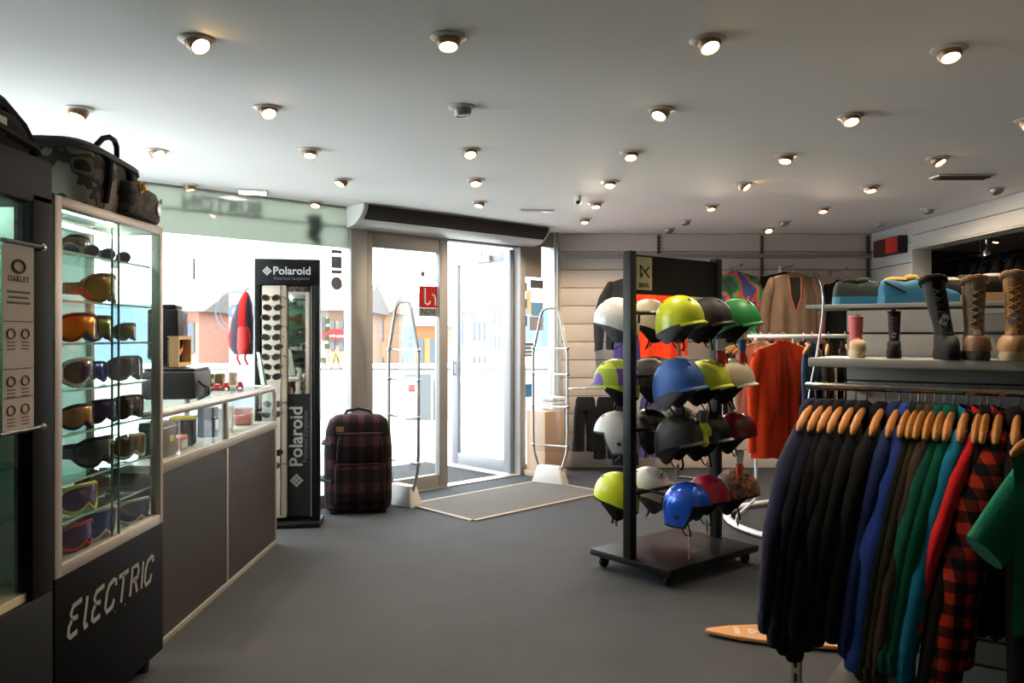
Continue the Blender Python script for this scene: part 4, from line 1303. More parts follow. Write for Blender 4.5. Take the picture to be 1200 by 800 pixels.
for i, (nm, c) in enumerate(sgc):
    y = 349 + i * 11.5 if i < 9 else (473, 485, 530, 545)[i - 9]
    z = CZ - (y - VY) / F * 6.0
    lx, ly = -0.10 + 0.012 * (i % 2), -0.135
    p = (-1.657 + lx * ct7 - ly * st7, 6.13 + lx * st7 + ly * ct7, z)
    sunglasses(p, math.radians(-83 + 9 * ((i % 3) - 1)), L_sg, M('sg_frame_%d' % i, c, rough=0.3), '%s sunglasses, %s' % (nm, ('%s pair from the top of the black display stand' % ORD[i]) if i < 8 else ('lower down the display stand column, %s pair from the bottom' % ORD[len(sgc) - 1 - i])), 1.12)

# ------------------------------------------------------------------ plaid suitcase
plaid = stripes_mat('plaid_suitcase', ((18, 16, 16), (40, 26, 28), (72, 42, 44)), 8.5, 5.5, axis='x', w=0.42)
sc = thing('suitcase', 'black and dark red plaid wheeled suitcase standing beside the sunglasses stand', 'suitcase', (-1.22, 6.62, 0), math.radians(10))
mb = MB()
mb.loft(rbox_rings(0.27, 0.155, [(0.03, 0.9, 0.85), (0.05, 0.98, 0.97), (0.12, 1.0, 1.0), (0.52, 1.0, 0.97), (0.66, 0.95, 0.9), (0.74, 0.85, 0.8), (0.775, 0.66, 0.6), (0.785, 0.4, 0.4)], e=4.5))
mb.build('body', plaid, sc, smooth=True)
mb = MB()
mb.X = Matrix.Translation((0.015, -0.15, 0))
mb.loft(rbox_rings(0.20, 0.05, [(0.09, 0.95, 0.6), (0.11, 1, 1.0), (0.36, 1, 1), (0.40, 0.96, 0.6)], e=5))
mb.build('lower_pocket', plaid, sc, smooth=True)
mb = MB()
mb.X = Matrix.Translation((0.015, -0.145, 0))
mb.loft(rbox_rings(0.185, 0.045, [(0.42, 0.97, 0.6), (0.44, 1, 1.0), (0.57, 0.97, 1), (0.64, 0.85, 0.6)], e=5))
mb.build('upper_pocket', plaid, sc, smooth=True)
MB().tube([(-0.11, 0.0, 0.77), (-0.09, 0.0, 0.81), (0.0, 0.0, 0.83), (0.09, 0.0, 0.81), (0.11, 0.0, 0.77)], 0.013, 8).build('top_handle', m_blackp, sc, smooth=True)
for z in (0.27, 0.56):
    MB().tube([(-0.275, 0.11, z), (-0.278, -0.08, z), (-0.20, -0.165, z)], 0.012, 6).build('side_strap', m_blackm, sc, smooth=True)
for z in (0.405, 0.645):
    MB().tube([(-0.17, -0.185 if z < 0.5 else -0.15, z), (0.19, -0.185 if z < 0.5 else -0.15, z)], 0.005, 6).build('zip', M('zip_red', (90, 30, 32), rough=0.5), sc, smooth=True)
box('leather_tag', M('tan_leather', (150, 110, 70), rough=0.7), sc, -0.17, -0.11, -0.172, -0.166, 0.66, 0.70)
for x in (-0.19, 0.19):
    o = MB().lathe([(0.035, 0), (0.04, 0.008), (0.04, 0.03), (0.035, 0.038)], 14).build('wheel', m_rubber, sc, loc=(x, 0.12, 0.04))
    o.rotation_euler = (0, PI / 2, 0)
    box('foot', m_rubber, sc, x - 0.03, x + 0.03, -0.12, -0.08, 0, 0.035, bevel=0.006)

# red plaid backpack hung by the window
rp = thing('backpack', 'red and grey plaid backpack hanging by the shop window', 'backpack', tuple(at(284, 342, 6.17)), math.radians(-10))
rplaid = stripes_mat('red_plaid', ((74, 66, 76), (206, 44, 38), (214, 56, 46)), 8.5, 0.001, axis='x', w=0.42)
mb = MB()
rings = []
for z, hw, hd, ox in ((0, 0.012, 0.012, 0.03), (-0.03, 0.030, 0.03, 0.028), (-0.10, 0.058, 0.05, 0.018), (-0.22, 0.085, 0.065, 0.0), (-0.34, 0.098, 0.068, -0.012), (-0.42, 0.092, 0.066, -0.008), (-0.47, 0.07, 0.05, 0.012)):
    rings.append([(ox + hw * math.cos(2 * PI * i / 18), hd * math.sin(2 * PI * i / 18), z) for i in range(18)])
mb.loft(rings)
mb.build('body', rplaid, rp, smooth=True)
mb = MB()
rings = []
for z, hw in ((-0.26, 0.03), (-0.29, 0.05), (-0.42, 0.054), (-0.47, 0.036)):
    rings.append([(0.035 + hw * math.cos(2 * PI * i / 14), -0.05 + 0.03 * math.sin(2 * PI * i / 14), z) for i in range(14)])
mb.loft(rings)
mb.build('front_pocket', M('red_nylon', (204, 40, 34), rough=0.6), rp, smooth=True)
for x in (-0.01, 0.05):
    MB().tube([(x, -0.03, -0.44), (x - 0.005, -0.05, -0.50), (x + 0.01, -0.03, -0.55)], 0.008, 6).build('strap_end', M('red_nylon'), rp, smooth=True)
MB().tube([(0.015, 0, -0.01), (0.015, 0.03, 0.02), (0.015, 0.075, 0.03)], 0.004, 5).build('hanging_loop', m_blackm, rp)
# ------------------------------------------------------------------ garments and hangers
def hanger(loc, rz, label, group, scale=1.0, kind='wood'):
    h = thing('clothes_hanger', label, 'hanger', loc, rz, group)
    key = kind + str(scale)
    if key in HG:
        for o in HG[key]:
            share(o, h)
        return h
    s = scale
    a = MB().tube([(0, -0.005, -0.072), (0, 0.0, -0.02), (0, -0.012, -0.002), (0, 0.0, 0.012), (0, 0.013, 0.0), (0, 0.012, -0.008)], 0.0028, 6).build('hook', m_chrome, h, smooth=True)
    b = MB().tube([(0, -0.222 * s, -0.142), (0, -0.216 * s, -0.139), (0, -0.19 * s, -0.122), (0, -0.14 * s, -0.098), (0, -0.07 * s, -0.080), (0, 0, -0.074), (0, 0.07 * s, -0.080), (0, 0.14 * s, -0.098), (0, 0.19 * s, -0.122), (0, 0.216 * s, -0.139), (0, 0.222 * s, -0.142)], [0.003, 0.009, 0.013, 0.0125, 0.011, 0.010, 0.011, 0.0125, 0.013, 0.009, 0.003], 10, sx=1.2).build('shoulder_bar', m_wood if kind == 'wood' else m_blackp, h, smooth=True)
    HG[key] = (a, b)
    return h
HG = {}

def torso_rings(L, W, T, seed, top0=-0.088, drop=0.055, flare=0.0, nv=12, nu=21, fold=0.008, ph=0.0):
    r = random.Random(seed)
    ph1, ph2 = r.uniform(0, 6), r.uniform(0, 6)
    rings = []
    for j in range(nv + 1):
        v = j / nv
        ring = []
        for side in (1, -1):
            for i in range(nu):
                u = -1 + 2 * i / (nu - 1)
                if side < 0:
                    u = -u
                if side < 0 and i in (0, nu - 1):
                    pass
                zt = top0 - drop * abs(u) ** 1.4
                z = zt + v * (-L - zt) + (0.008 * math.sin(u * 5 + ph1) * v)
                wv = W * (0.99 - 0.06 * math.sin(PI * min(1, v * 1.3)) + flare * v)
                th = T * (max(0.0, 1 - abs(u) ** 3)) ** 0.5 * (0.30 + 0.70 * min(1, v * 3.5))
                fo = fold * min(1, v * 2) * (math.sin(u * 7 + ph1 + v * 2) + 0.8 * math.sin(u * 12 + ph2 - v * 3)) * (1 - abs(u) ** 4)
                ring.append((side * th + fo, u * wv, z))
        rings.append(ring)
    return rings

def garment(name, label, cat, loc, rz, mat, L=0.68, W=0.21, T=0.04, sl=0.70, splay=0.07, lean=0.0, srx=0.036, sry=0.062, hood=False, collar=True, cuff=None, group=None, zipm=None, seed=0, top0=-0.088, drop=0.055, fold=0.008, far=None, flare=0.0, sleeves=True, lining=None, pock=None, wide=1.0):
    g = thing(name, label, cat, loc, rz, group)
    mb = MB()
    mb.loft(torso_rings(L, W, T, seed, flare=flare, top0=top0, drop=drop, fold=fold))
    mb.build('body', mat, g, smooth=True, ang=1.2)
    if sleeves:
        r = random.Random(seed + 5)
        for s in (-1, 1):
            ph = r.uniform(0, 6)
            rings = []
            n = 10
            for j in range(n + 1):
                q = j / n
                spl = far if (far is not None and s > 0) else splay
                y = s * (W - 0.045 + spl * math.sin(min(q * 1.5, 1) * PI / 2) + 0.004 * math.sin(q * 9 + ph))
                x = lean * q ** 0.8
                z = top0 - drop * 0.75 + 0.014 - sl * q * 0.98 - (0.012 if j else 0)
                f_ = (0.35 if j == 0 else 0.8 if j == 1 else 1.0) * (1 - 0.38 * q) * (1 + (wide - 1) * q) * (1 + 0.05 * math.sin(q * 22 + ph))
                rings.append([(x + srx * f_ * math.cos(2 * PI * i / 12), y + sry * f_ * math.sin(2 * PI * i / 12), z + 0.25 * sry * f_ * math.sin(2 * PI * i / 12) * -s) for i in range(12)])
            sv = MB()
            sv.loft(rings)
            so_ = sv.build('sleeve', mat, g, smooth=True, ang=1.2)
            if cuff:
                cx = sum(p[0] for p in rings[-1]) / 12
                cy = sum(p[1] for p in rings[-1]) / 12
                cz = sum(p[2] for p in rings[-1]) / 12
                cm = MB()
                cm.loft([[(cx + srx * f_ * math.cos(2 * PI * i / 12), cy + sry * f_ * math.sin(2 * PI * i / 12), cz + dz) for i in range(12)] for dz, f_ in ((0.012, 0.62), (0.0, 0.66), (-0.05, 0.58), (-0.058, 0.5))])
                cm.build('cuff', cuff, so_, smooth=True)
    if hood:
        mb = MB()
        mb.ell((-0.012, 0, -0.10), (0.040, 0.095, 0.055), 14, 8)
        mb.build('hood', mat, g, smooth=True)
    elif collar:
        mb = MB()
        rings = []
        for z, f_ in ((-0.115, 1.25), (-0.09, 1.0), (-0.058, 0.96), (-0.058, 0.82), (-0.09, 0.8)):
            rings.append([(0.028 * f_ * math.cos(2 * PI * i / 16), 0.068 * f_ * math.sin(2 * PI * i / 16), z + (0.012 * -math.cos(2 * PI * i / 16))) for i in range(16)])
        mb.loft(rings, cap=False)
        mb.build('collar', mat, g, smooth=True)
    if zipm:
        mb = MB()
        mb.tube([(T * (0.3 + 0.7 * min(1, q * 3.5)) + 0.006, 0.0, -0.10 - q * (L - 0.11)) for q in (0, 0.08, 0.2, 0.3, 0.5, 0.7, 0.9, 1.0)], 0.006, 6)
        mb.build('zip', zipm, g, smooth=True)
    if lining:
        mb = MB()
        mb.add([(T * 0.62 + 0.010, -0.06, -0.10), (T * 0.62 + 0.010, 0.06, -0.10), (T + 0.014, 0.05, -0.30), (T + 0.012, 0.0, -0.46), (T + 0.014, -0.05, -0.30)], [(0, 1, 2, 3, 4)])
        mb.add([(T * 0.5, -0.06, -0.10), (T * 0.5, 0.06, -0.10), (T * 0.8, 0.05, -0.30), (T * 0.8, 0.0, -0.46), (T * 0.8, -0.05, -0.30)], [(4, 3, 2, 1, 0)])
        mb.build('lining', lining[0], g)
        for s in (-1, 1):
            MB().tube([(T * 0.62 + 0.013, s * 0.062, -0.095), (T + 0.016, s * 0.052, -0.30), (T + 0.016, 0, -0.47)], 0.007, 6).build('facing', lining[1], g, smooth=True)
    if pock:
        for s in (-1, 1):
            MB().tube([(T + 0.004, s * 0.10, -L * 0.62), (T * 0.9 + 0.006, s * 0.14, -L * 0.80)], 0.005, 6).build('pocket', pock, g, smooth=True)
    return g

# ------------------------------------------------------------------ slat-board gondola with hoodies and boots
GA = math.radians(-35)
P0 = Vector((1.089, 2.9, 0))
gx, gy = Vector((math.cos(GA), math.sin(GA), 0)), Vector((-math.sin(GA), math.cos(GA), 0))
def G(x, y, z):
    return P0 + gx * x + gy * y + Vector((0, 0, z))
def gs(px, y=0.0):
    r = (px - VX) / F
    a, b = P0.x + gy.x * y, P0.y + gy.y * y
    return (r * b - a) / (gx.x - r * gx.y)
go = thing('shop_gondola', 'grey slat-board shop gondola with shelf of boots and chrome clothes rail', 'gondola', P0, GA)
m_slat = M('slat_grey', (156, 156, 154), rough=0.55, var=0.05, vscale=3)
m_slatd = M('slat_groove', (70, 70, 70), rough=0.8)
GLEN = 1.75
box('core', m_slatd, go, 0.04, GLEN, 0.338, 0.365, 0.10, 1.525)
pitch = 0.0905
sl0 = MB().box(0.035, GLEN, 0.325, 0.338, 0.0, pitch - 0.008).build('slat', m_slat, go, bevel=0.003, loc=(0, 0, 1.523 - pitch))
for i in range(1, 15):
    share(sl0, go, (0, 0, 1.523 - pitch * (i + 1)))
slb = MB().box(0.035, GLEN, 0.365, 0.378, 0.0, pitch - 0.008).build('slat', m_slat, go, bevel=0.003, loc=(0, 0, 1.523 - pitch))
for i in range(1, 15):
    share(slb, go, (0, 0, 1.523 - pitch * (i + 1)))
m_shelfm = M('grey_shelf', (168, 168, 166), rough=0.4, metal=0.2)
box('boot_shelf', m_shelfm, go, -0.02, GLEN, -0.015, 0.325, 1.310, 1.341, bevel=0.004)
box('top_shelf', m_shelfm, go, -0.12, GLEN, 0.33, 0.66, 1.525, 1.541, bevel=0.003)
box('base_shelf', M('base_black', (30, 30, 31), rough=0.6), go, 0.0, GLEN, -0.06, 0.72, 0.02, 0.14, bevel=0.006)
MB().tube([(-0.03, 0, 1.241), (GLEN, 0, 1.241)], 0.0135, 12).build('clothes_rail', m_chrome, go, smooth=True)
for x in (0.10, 0.9, 1.6):
    MB().tube([(x, 0.0, 1.241), (x, 0.12, 1.235), (x, 0.325, 1.20)], 0.010, 8).build('rail_bracket', m_chrome, go, smooth=True)
for i in range(8):
    box('foot', m_blackm, go, 0.05 + i * 0.22, 0.08 + i * 0.22, 0.0, 0.6, 0.0, 0.02) if i % 3 == 0 else None
lg = box('slotted_leg', m_alu, go, -0.065, -0.035, -0.065, -0.035, 0.0, 0.72)
mb = MB()
for i in range(14):
    mb.box(-0.056, -0.044, -0.0662, -0.064, 0.10 + i * 0.05, 0.13 + i * 0.05)
mb.build('slots', m_dark, lg)
pts = [at(953, 318, 3.02), at(958, 323, 3.02), at(963, 334, 3.02), at(965, 350, 3.0), at(964, 372, 2.98), at(958, 410, 2.96), at(950, 452, 2.94), at(944, 492, 2.92), at(930, 590, 2.9), at(922, 700, 2.9)]
inv = Matrix.Translation(P0) @ Matrix.Rotation(GA, 4, 'Z')
inv = inv.inverted()
MB().tube([inv @ p for p in pts], 0.007, 8, sx=0.6).build('bent_end_tube', m_chrome, go, smooth=True)

# hoodies on the rail, left to right
nav = fabric('navy', (34, 35, 58))
nav2 = fabric('dark_navy', (27, 28, 42))
blk = fabric('black', (22, 22, 24))
blk2 = fabric('black2', (27, 26, 28))
dbl = fabric('denim_blue', (34, 48, 92))
roy = fabric('royal_blue', (50, 76, 158))
oli = fabric('dark_olive', (38, 40, 32))
bro = fabric('olive_brown', (62, 56, 42))
bro2 = fabric('taupe_brown', (76, 60, 52))
grn = fabric('bottle_green', (16, 84, 66))
grn2 = fabric('pine_green', (18, 96, 74))
tea = fabric('teal_blue', (26, 116, 146))
red_ = fabric('red', (206, 34, 38))
lum = stripes_mat('buffalo_check', ((16, 14, 14), (78, 24, 19), (172, 46, 28)), 15, 15, w=0.5)
tee = fabric('green_tee', (34, 116, 88))
HL = [(956, nav, 'navy hoodie at the left end of the front clothes rail', 0.70, True),
      (968, nav2, 'dark navy hoodie second from left on the front rail', 0.74, True),
      (979, blk, 'black hoodie third from left on the front rail', 0.76, True),
      (990, blk2, 'soft black hoodie fourth from left on the front rail', 0.78, True),
      (1003, blk, 'black hoodie fifth from left on the front rail', 0.74, True),
      (1016, blk2, 'black hoodie sixth from left on front rail, before a small gap', 0.72, True),
      (1037, blk, 'black hoodie hanging just left of the dark blue one', 0.70, True),
      (1055, dbl, 'dark denim blue hoodie between black hoodie and royal blue one', 0.74, True),
      (1068, roy, 'royal blue hoodie in the middle of the front rail', 0.78, True),
      (1077, oli, 'very dark olive hoodie right of the royal blue one', 0.80, True),
      (1085, bro, 'olive brown hoodie on the front rail', 0.82, True),
      (1096, bro2, 'taupe brown hoodie left of the green ones', 0.82, True),
      (1107, grn, 'bottle green hoodie next to the taupe brown one', 0.76, True),
      (1118, grn2, 'brighter pine green hoodie next to the teal one', 0.76, True),
      (1134, tea, 'teal blue sweatshirt on the front rail', 0.78, False),
      (1150, red_, 'red sweatshirt showing a narrow strip on the front rail', 0.62, False),
      (1158, blk, 'black hoodie between the red sweatshirt and check shirt', 0.86, True),
      (1173, lum, 'red and black buffalo check shirt on the front rail', 0.86, False),
      (1194, blk2, 'black hoodie between the check shirt and green tee', 0.84, True)]
for i, (px, mt_, lab, sl, hd) in enumerate(HL):
    s = gs(px)
    p = G(s, 0, 1.2415 + 0.003)
    first = max(0, 1 - i / 7.0)
    ln = -0.07 - 0.005 * i
    if i >= 14:
        ln = -0.14
    if i == 18:
        ln = 0.02
    g = garment('hoodie' if hd else ('check_shirt' if mt_ is lum else 'sweatshirt'), lab, 'hoodie' if hd else ('shirt' if mt_ is lum else 'sweatshirt'), p, GA, mt_, L=0.72, W=0.215, T=0.024, sl=sl - 0.08, splay=0.11 + 0.05 * first, lean=ln, srx={id(lum): 0.085, id(roy): 0.07, id(red_): 0.034}.get(id(mt_), 0.048), sry=0.085 if mt_ is lum else 0.072, hood=hd, cuff=mt_, far=-0.02, group='tops on the front clothes rail', seed=20 + i)
    hanger(p, GA, 'wooden hanger holding the ' + lab.split(' on the')[0].split(' at the')[0], 'wooden hangers on the front rail')
s = gs(1262, -0.30)
sR = gs(1212)
p = G(s, -0.30, 1.2445)
MB().tube([(s, 0, 1.241), (s, -0.32, 1.232), (s, -0.33, 1.25)], 0.008, 8).build('faceout_hook', m_chrome, go, smooth=True)
tg = garment('t_shirt', 'green short sleeved tee at the right edge of the front rail', 't-shirt', p, math.radians(-75), tee, L=0.62, W=0.22, T=0.022, sleeves=False, group='tops on the front clothes rail', seed=77)
for sd in (-1, 1):
    rings = []
    for j in range(6):
        q = j / 5
        ty, tz = 0.15 + 0.15 * q, -0.125 - 0.24 * q ** 1.15
        by, bz = 0.15 + 0.05 * q, -0.36 - 0.10 * q
        rings.append([(-0.06 * q + 0.036 * math.cos(2 * PI * i / 14), sd * ((ty + by) / 2 + (ty - by) / 2 * math.sin(2 * PI * i / 14)), (tz + bz) / 2 + (tz - bz) / 2 * math.sin(2 * PI * i / 14)) for i in range(14)])
    MB().loft(rings).build('sleeve', tee, tg, smooth=True, ang=1.0)
hanger(p, math.radians(-75), 'wooden hanger holding the green tee', 'wooden hangers on the front rail')
for k, (ds, mt_, lab) in enumerate(((0.045, nav, 'navy hoodie beyond the green tee, right of the picture'), (0.09, grn, 'green hoodie farther right on the front rail'), (0.14, blk, 'black hoodie farthest right on the front rail'))):
    p = G(sR + ds, 0, 1.2445)
    garment('hoodie', lab, 'hoodie', p, GA, mt_, L=0.72, W=0.215, T=0.02, sl=0.78, splay=0.1, lean=-0.05, srx=0.024, sry=0.06, hood=True, cuff=mt_, far=-0.02, group='tops on the front clothes rail', seed=90 + k)
    hanger(p, GA, 'wooden hanger holding the ' + lab.split(',')[0], 'wooden hangers on the front rail')

# boots and shoes
def boot(label, loc, rz, ht, L, upper, sole, lacem, collarm, lean=0.0, toe=None, patch=None, group='boots on the grey shelf', sw=1.0, tilt=0.0):
    b = thing('boot', label, 'boot', loc, rz, group)
    def foot(wv, x1, x0, z, dy=0.0):
        r = []
        n = 24
        for i in range(n):
            a = 2 * PI * i / n
            c, s = math.cos(a), math.sin(a)
            r.append(((x1 + x0) / 2 + (x1 - x0) / 2 * math.copysign(abs(c) ** 0.85, c), dy + wv * math.copysign(abs(s) ** 0.85, s) * (1.0 if c > -0.2 else 0.86), z))
        return r
    x0, x1 = -0.32 * L, 0.68 * L
    wv = 0.185 * L * sw
    mb = MB()
    mb.loft([foot(wv * 1.02, x1, x0, 0.0), foot(wv * 1.09, x1 * 1.02, x0 * 1.03, 0.010), foot(wv * 1.09, x1 * 1.02, x0 * 1.03, 0.022), foot(wv * 1.03, x1, x0, 0.030)])
    mb.build('sole', sole, b, smooth=True, ang=0.5)
    h1 = 0.30 * ht
    # (z, width, front x, rear x)
    prof = [(0.028, 1.00, 0.985, 0.99), (0.046, 1.00, 0.96, 1.0), (0.30 * h1 + 0.040, 0.97, 0.84, 0.99), (0.62 * h1 + 0.03, 0.88, 0.62, 0.96), (h1, 0.80, 0.46, 0.92), (h1 + 0.10 * ht, 0.76, 0.39, 0.88), (0.52 * ht, 0.80, 0.38, 0.90), (0.68 * ht, 0.88, 0.40, 0.97), (0.84 * ht, 0.93, 0.43, 1.02), (0.95 * ht, 0.94, 0.45, 1.02), (ht, 0.92, 0.46, 1.0)]
    def off(z):
        q = max(0.0, z / ht - 0.35)
        return lean * q, tilt * q
    rings = []
    for z, w_, f_, r_ in prof:
        ox, oy = off(z)
        rings.append(foot(wv * w_, x1 * f_ + ox, x0 * r_ + ox, z, oy))
    mb = MB()
    mb.loft(rings)
    mb.build('upper', upper, b, smooth=True, ang=1.0)
    ox, oy = off(ht)
    top = foot(wv * 0.92, x1 * 0.46 + ox, x0 * 1.0 + ox, ht, oy)
    mb = MB()
    thick = 0.011 if collarm[1] else 0.003
    mb.tube([(p[0], p[1], ht + (0.012 * math.cos(2 * PI * i / 24) if collarm[1] else 0)) for i, p in enumerate(top)], [thick * (1 + 0.22 * math.sin(i * 2.7)) for i in range(24)], 8, closed=True)
    mb.build('collar', collarm[0], b, smooth=True)
    mb = MB()
    mb.loft([foot(wv * 0.9, x1 * 0.46 + ox, x0 * 0.98 + ox, ht - 0.006, oy), foot(wv * 0.88, x1 * 0.45 + ox, x0 * 0.96 + ox, ht + 0.003, oy)])
    mb.build('lining', m_dark, b)
    def fx(z):
        for (za, _, fa_, _), (zb, _, fb, _) in zip(prof, prof[1:]):
            if za <= z <= zb:
                t_ = (z - za) / (zb - za)
                return x1 * (fa_ + (fb - fa_) * t_) + off(z)[0]
        return x1 * 0.5 + ox
    # tongue
    zs = [0.62 * h1 + 0.03 + (1.06 * ht - 0.62 * h1 - 0.03) * i / 8 for i in range(9)]
    mb = MB()
    mb.tube([(fx(min(z, ht)) - 0.002, off(min(z, ht))[1], z) for z in zs], [wv * 0.30] + [wv * 0.36] * 6 + [wv * 0.42, wv * 0.30], 10, sx=0.4)
    mb.build('tongue', lacem[1] if lacem else upper, b, smooth=True)
    if lacem:
        n = 7
        zz = [0.62 * h1 + 0.045 + (ht * 0.90 - 0.62 * h1 - 0.045) * i / (n - 1) for i in range(n)]
        for i in range(n - 1):
            za, zb = zz[i], zz[i + 1]
            ya, yb = off(za)[1], off(zb)[1]
            mb = MB()
            for s in (-1, 1):
                mb.tube([(fx(za) + 0.0, ya + s * wv * 0.50, za), (fx((za + zb) / 2) + 0.009, (ya + yb) / 2, (za + zb) / 2), (fx(zb) + 0.0, yb - s * wv * 0.50, zb)], 0.0026, 5)
            mb.build('lace', lacem[0], b, smooth=True)
    if toe:
        mb = MB()
        mb.loft([foot(wv * 1.05, x1 * 1.0, x1 * 0.25, 0.029), foot(wv * 1.04, x1 * 0.985, x1 * 0.27, 0.046), foot(wv * 0.95, x1 * 0.87, x1 * 0.31, 0.30 * h1 + 0.044), foot(wv * 0.6, x1 * 0.70, x1 * 0.40, 0.42 * h1 + 0.046)])
        mb.build('toe_cap', toe, b, smooth=True)
    if patch:
        z = 0.50 * ht
        w2, hh = wv * 0.40, ht * 0.11
        mb = MB()
        mb.loft([[(fx(z) + dx, off(z)[1] + y, z + zz2) for y, zz2 in ((-w2, -hh * 0.4), (w2 * 0.2, -hh), (w2, hh * 0.3), (-w2 * 0.2, hh))] for dx in (0.001, 0.007)])
        mb.build('side_patch', patch, b)
    return b
SZ = 1.3415
def bpos(px, y=0.10):
    return G(gs(px, y), y, SZ)
m_pink = M('pink_print', (214, 110, 116), rough=0.7, var=0.35, vscale=18)
m_fur = M('beige_fur', (156, 122, 92), rough=1.0, var=0.3, vscale=60, bump=0.8, bscale=160)
m_bblk = M('boot_black', (26, 26, 27), rough=0.75, var=0.2, vscale=20)
m_taupe = M('boot_taupe', (112, 92, 78), rough=0.75, var=0.15, vscale=14)
m_tan = M('boot_tan', (172, 128, 78), rough=0.6, var=0.12, vscale=14)
m_cream = M('boot_cream', (206, 182, 146), rough=0.6)
boot('small pink patterned child boot at the left of the boot shelf', bpos(1003), math.radians(-105), 0.145, 0.125, m_pink, m_cream, None, (M('pink_trim', (226, 150, 150), rough=0.8), 0), toe=m_cream, sw=1.1)
boot('small narrow black boot with pale pink patch on the shelf', bpos(1048), math.radians(-118), 0.160, 0.125, m_bblk, m_rubber, (M('lace_grey', (70, 68, 70), rough=0.8), m_blackm), (m_blackm, 0), patch=M('pale_pink', (206, 170, 170), rough=0.6), sw=0.95)
boot('tall black snow boot with white mark on the shelf', bpos(1106), math.radians(-108), 0.262, 0.20, m_bblk, m_rubber, (M('lace_black', (40, 40, 42), rough=0.7), m_blackm), (m_blackm, 1), lean=-0.02, tilt=-0.05, patch=M('white_mark', (200, 200, 200), rough=0.5))
boot('taupe snow boot with fur collar and laces on the shelf', bpos(1141), math.radians(-112), 0.255, 0.20, m_taupe, M('sole_dark', (58, 48, 42), rough=0.8), (M('lace_cream', (150, 136, 120), rough=0.8), M('tongue_taupe', (132, 116, 102), rough=0.8)), (m_fur, 1), toe=M('brown_leather', (122, 84, 58), rough=0.5))
boot('tan and cream winter boot at the right edge of the shelf', bpos(1192), math.radians(-130), 0.265, 0.22, m_tan, m_cream, (M('lace_yellow', (190, 140, 64), rough=0.8), M('tongue_brown', (140, 100, 70), rough=0.8)), (m_fur, 1), toe=M('tan_toe', (176, 136, 90), rough=0.5), patch=M('blue_tongue', (90, 110, 150), rough=0.6))

def shoe(label, loc, rz, upper, sole, lacem, liner, accent=None, L=0.285):
    b = thing('sneaker', label, 'shoe', loc, rz, 'shoes on the gondola top shelf')
    prof = [(0.0, 0.016, 0.050), (0.004, 0.026, 0.072), (0.014, 0.035, 0.092), (0.05, 0.040, 0.098), (0.09, 0.041, 0.084), (0.13, 0.043, 0.098), (0.16, 0.046, 0.092), (0.20, 0.050, 0.070), (0.24, 0.049, 0.056), (0.27, 0.038, 0.046), (0.285, 0.018, 0.036)]
    k = L / 0.285
    mb = MB()
    out = [(x * k, -wd * 1.08) for x, wd, h in prof] + [(x * k, wd * 1.08) for x, wd, h in reversed(prof)]
    mb.loft([[(x, y, 0) for x, y in out], [(x * 1.01 - 0.002, y * 1.03, 0.012) for x, y in out], [(x, y, 0.034) for x, y in out]])
    mb.build('sole', sole, b, smooth=True, ang=0.6)
    mb = MB()
    rings = []
    for x, wd, h in prof:
        r = []
        for i in range(13):
            a = PI * i / 12
            r.append((x * k, wd * math.copysign(abs(math.cos(a)) ** 0.6, math.cos(a)), 0.030 + (h - 0.028) * math.sin(a) ** 0.7))
        rings.append(r)
    mb.loft(rings)
    mb.build('upper', upper, b, smooth=True, ang=1.0)
    mb = MB()
    mb.ell((0.060 * k, 0, 0.093), (0.044 * k, 0.030, 0.013), 14, 6)
    mb.build('lining', liner, b, smooth=True)
    mb = MB()
    mb.ell((0.118 * k, 0, 0.098), (0.030, 0.024, 0.017), 10, 6)
    mb.build('tongue', upper if accent is None else accent, b, smooth=True)
    for i in range(4):
        x = (0.132 + i * 0.020) * k
        z = 0.105 - i * 0.010
        MB().tube([(x, -0.032, z - 0.014), (x + 0.003, 0, z), (x, 0.032, z - 0.014)], 0.0045, 6).build('lace', lacem, b, smooth=True)
    if accent:
        for s in (-1, 1):
            MB().tube([(0.01 * k, s * 0.036, 0.085), (0.05 * k, s * 0.042, 0.062), (0.085 * k, s * 0.045, 0.042)], 0.008, 6, sx=0.5).build('side_stripe', M('accent_black', (30, 30, 34), rough=0.6), b, smooth=True)
    return b
TSZ = 1.5415
def spos(px, y=0.46):
    return G(gs(px, y), y, TSZ)
c_blue = M('shoe_sky_blue', (62, 142, 182), rough=0.6, var=0.06)
shoe('dark grey green sneaker with blue sole and laces on the top shelf', spos(977), math.radians(-6), M('shoe_green', (66, 76, 70), rough=0.8), c_blue, M('lace_teal', (60, 150, 160), rough=0.7), m_blackm)
shoe('sky blue sneaker with yellow lining on the top shelf', spos(1030, 0.42), math.radians(-10), c_blue, c_blue, M('lace_blue', (50, 120, 150), rough=0.7), M('shoe_yellow', (226, 178, 70), rough=0.7), accent=M('shoe_yellow'))
shoe('black sneaker with white collar behind the tall black boot', spos(1092, 0.56), math.radians(-12), m_bblk, M('sole_white', (210, 204, 196), rough=0.6), M('lace_white', (210, 208, 204), rough=0.7), M('shoe_cream', (214, 200, 180), rough=0.7))
shoe('black sneaker with tan sole and white trim behind the fur boots', spos(1142, 0.42), math.radians(-14), m_bblk, M('sole_tan', (206, 166, 120), rough=0.6), M('lace_white'), M('shoe_white', (216, 208, 200), rough=0.7))
tg = thing('price_sign', 'small grey framed price sign hooked on the slat boards', 'sign', G(gs(1168, 0.30), 0.315, 1.43), GA)
box('frame', M('sign_frame_grey', (96, 98, 102), rough=0.4), tg, -0.042, 0.042, -0.006, 0.006, 0, 0.07, bevel=0.003)
box('card', M('sign_card_grey', (140, 144, 148), rough=0.6), tg, -0.036, 0.036, -0.008, -0.006, 0.006, 0.064)

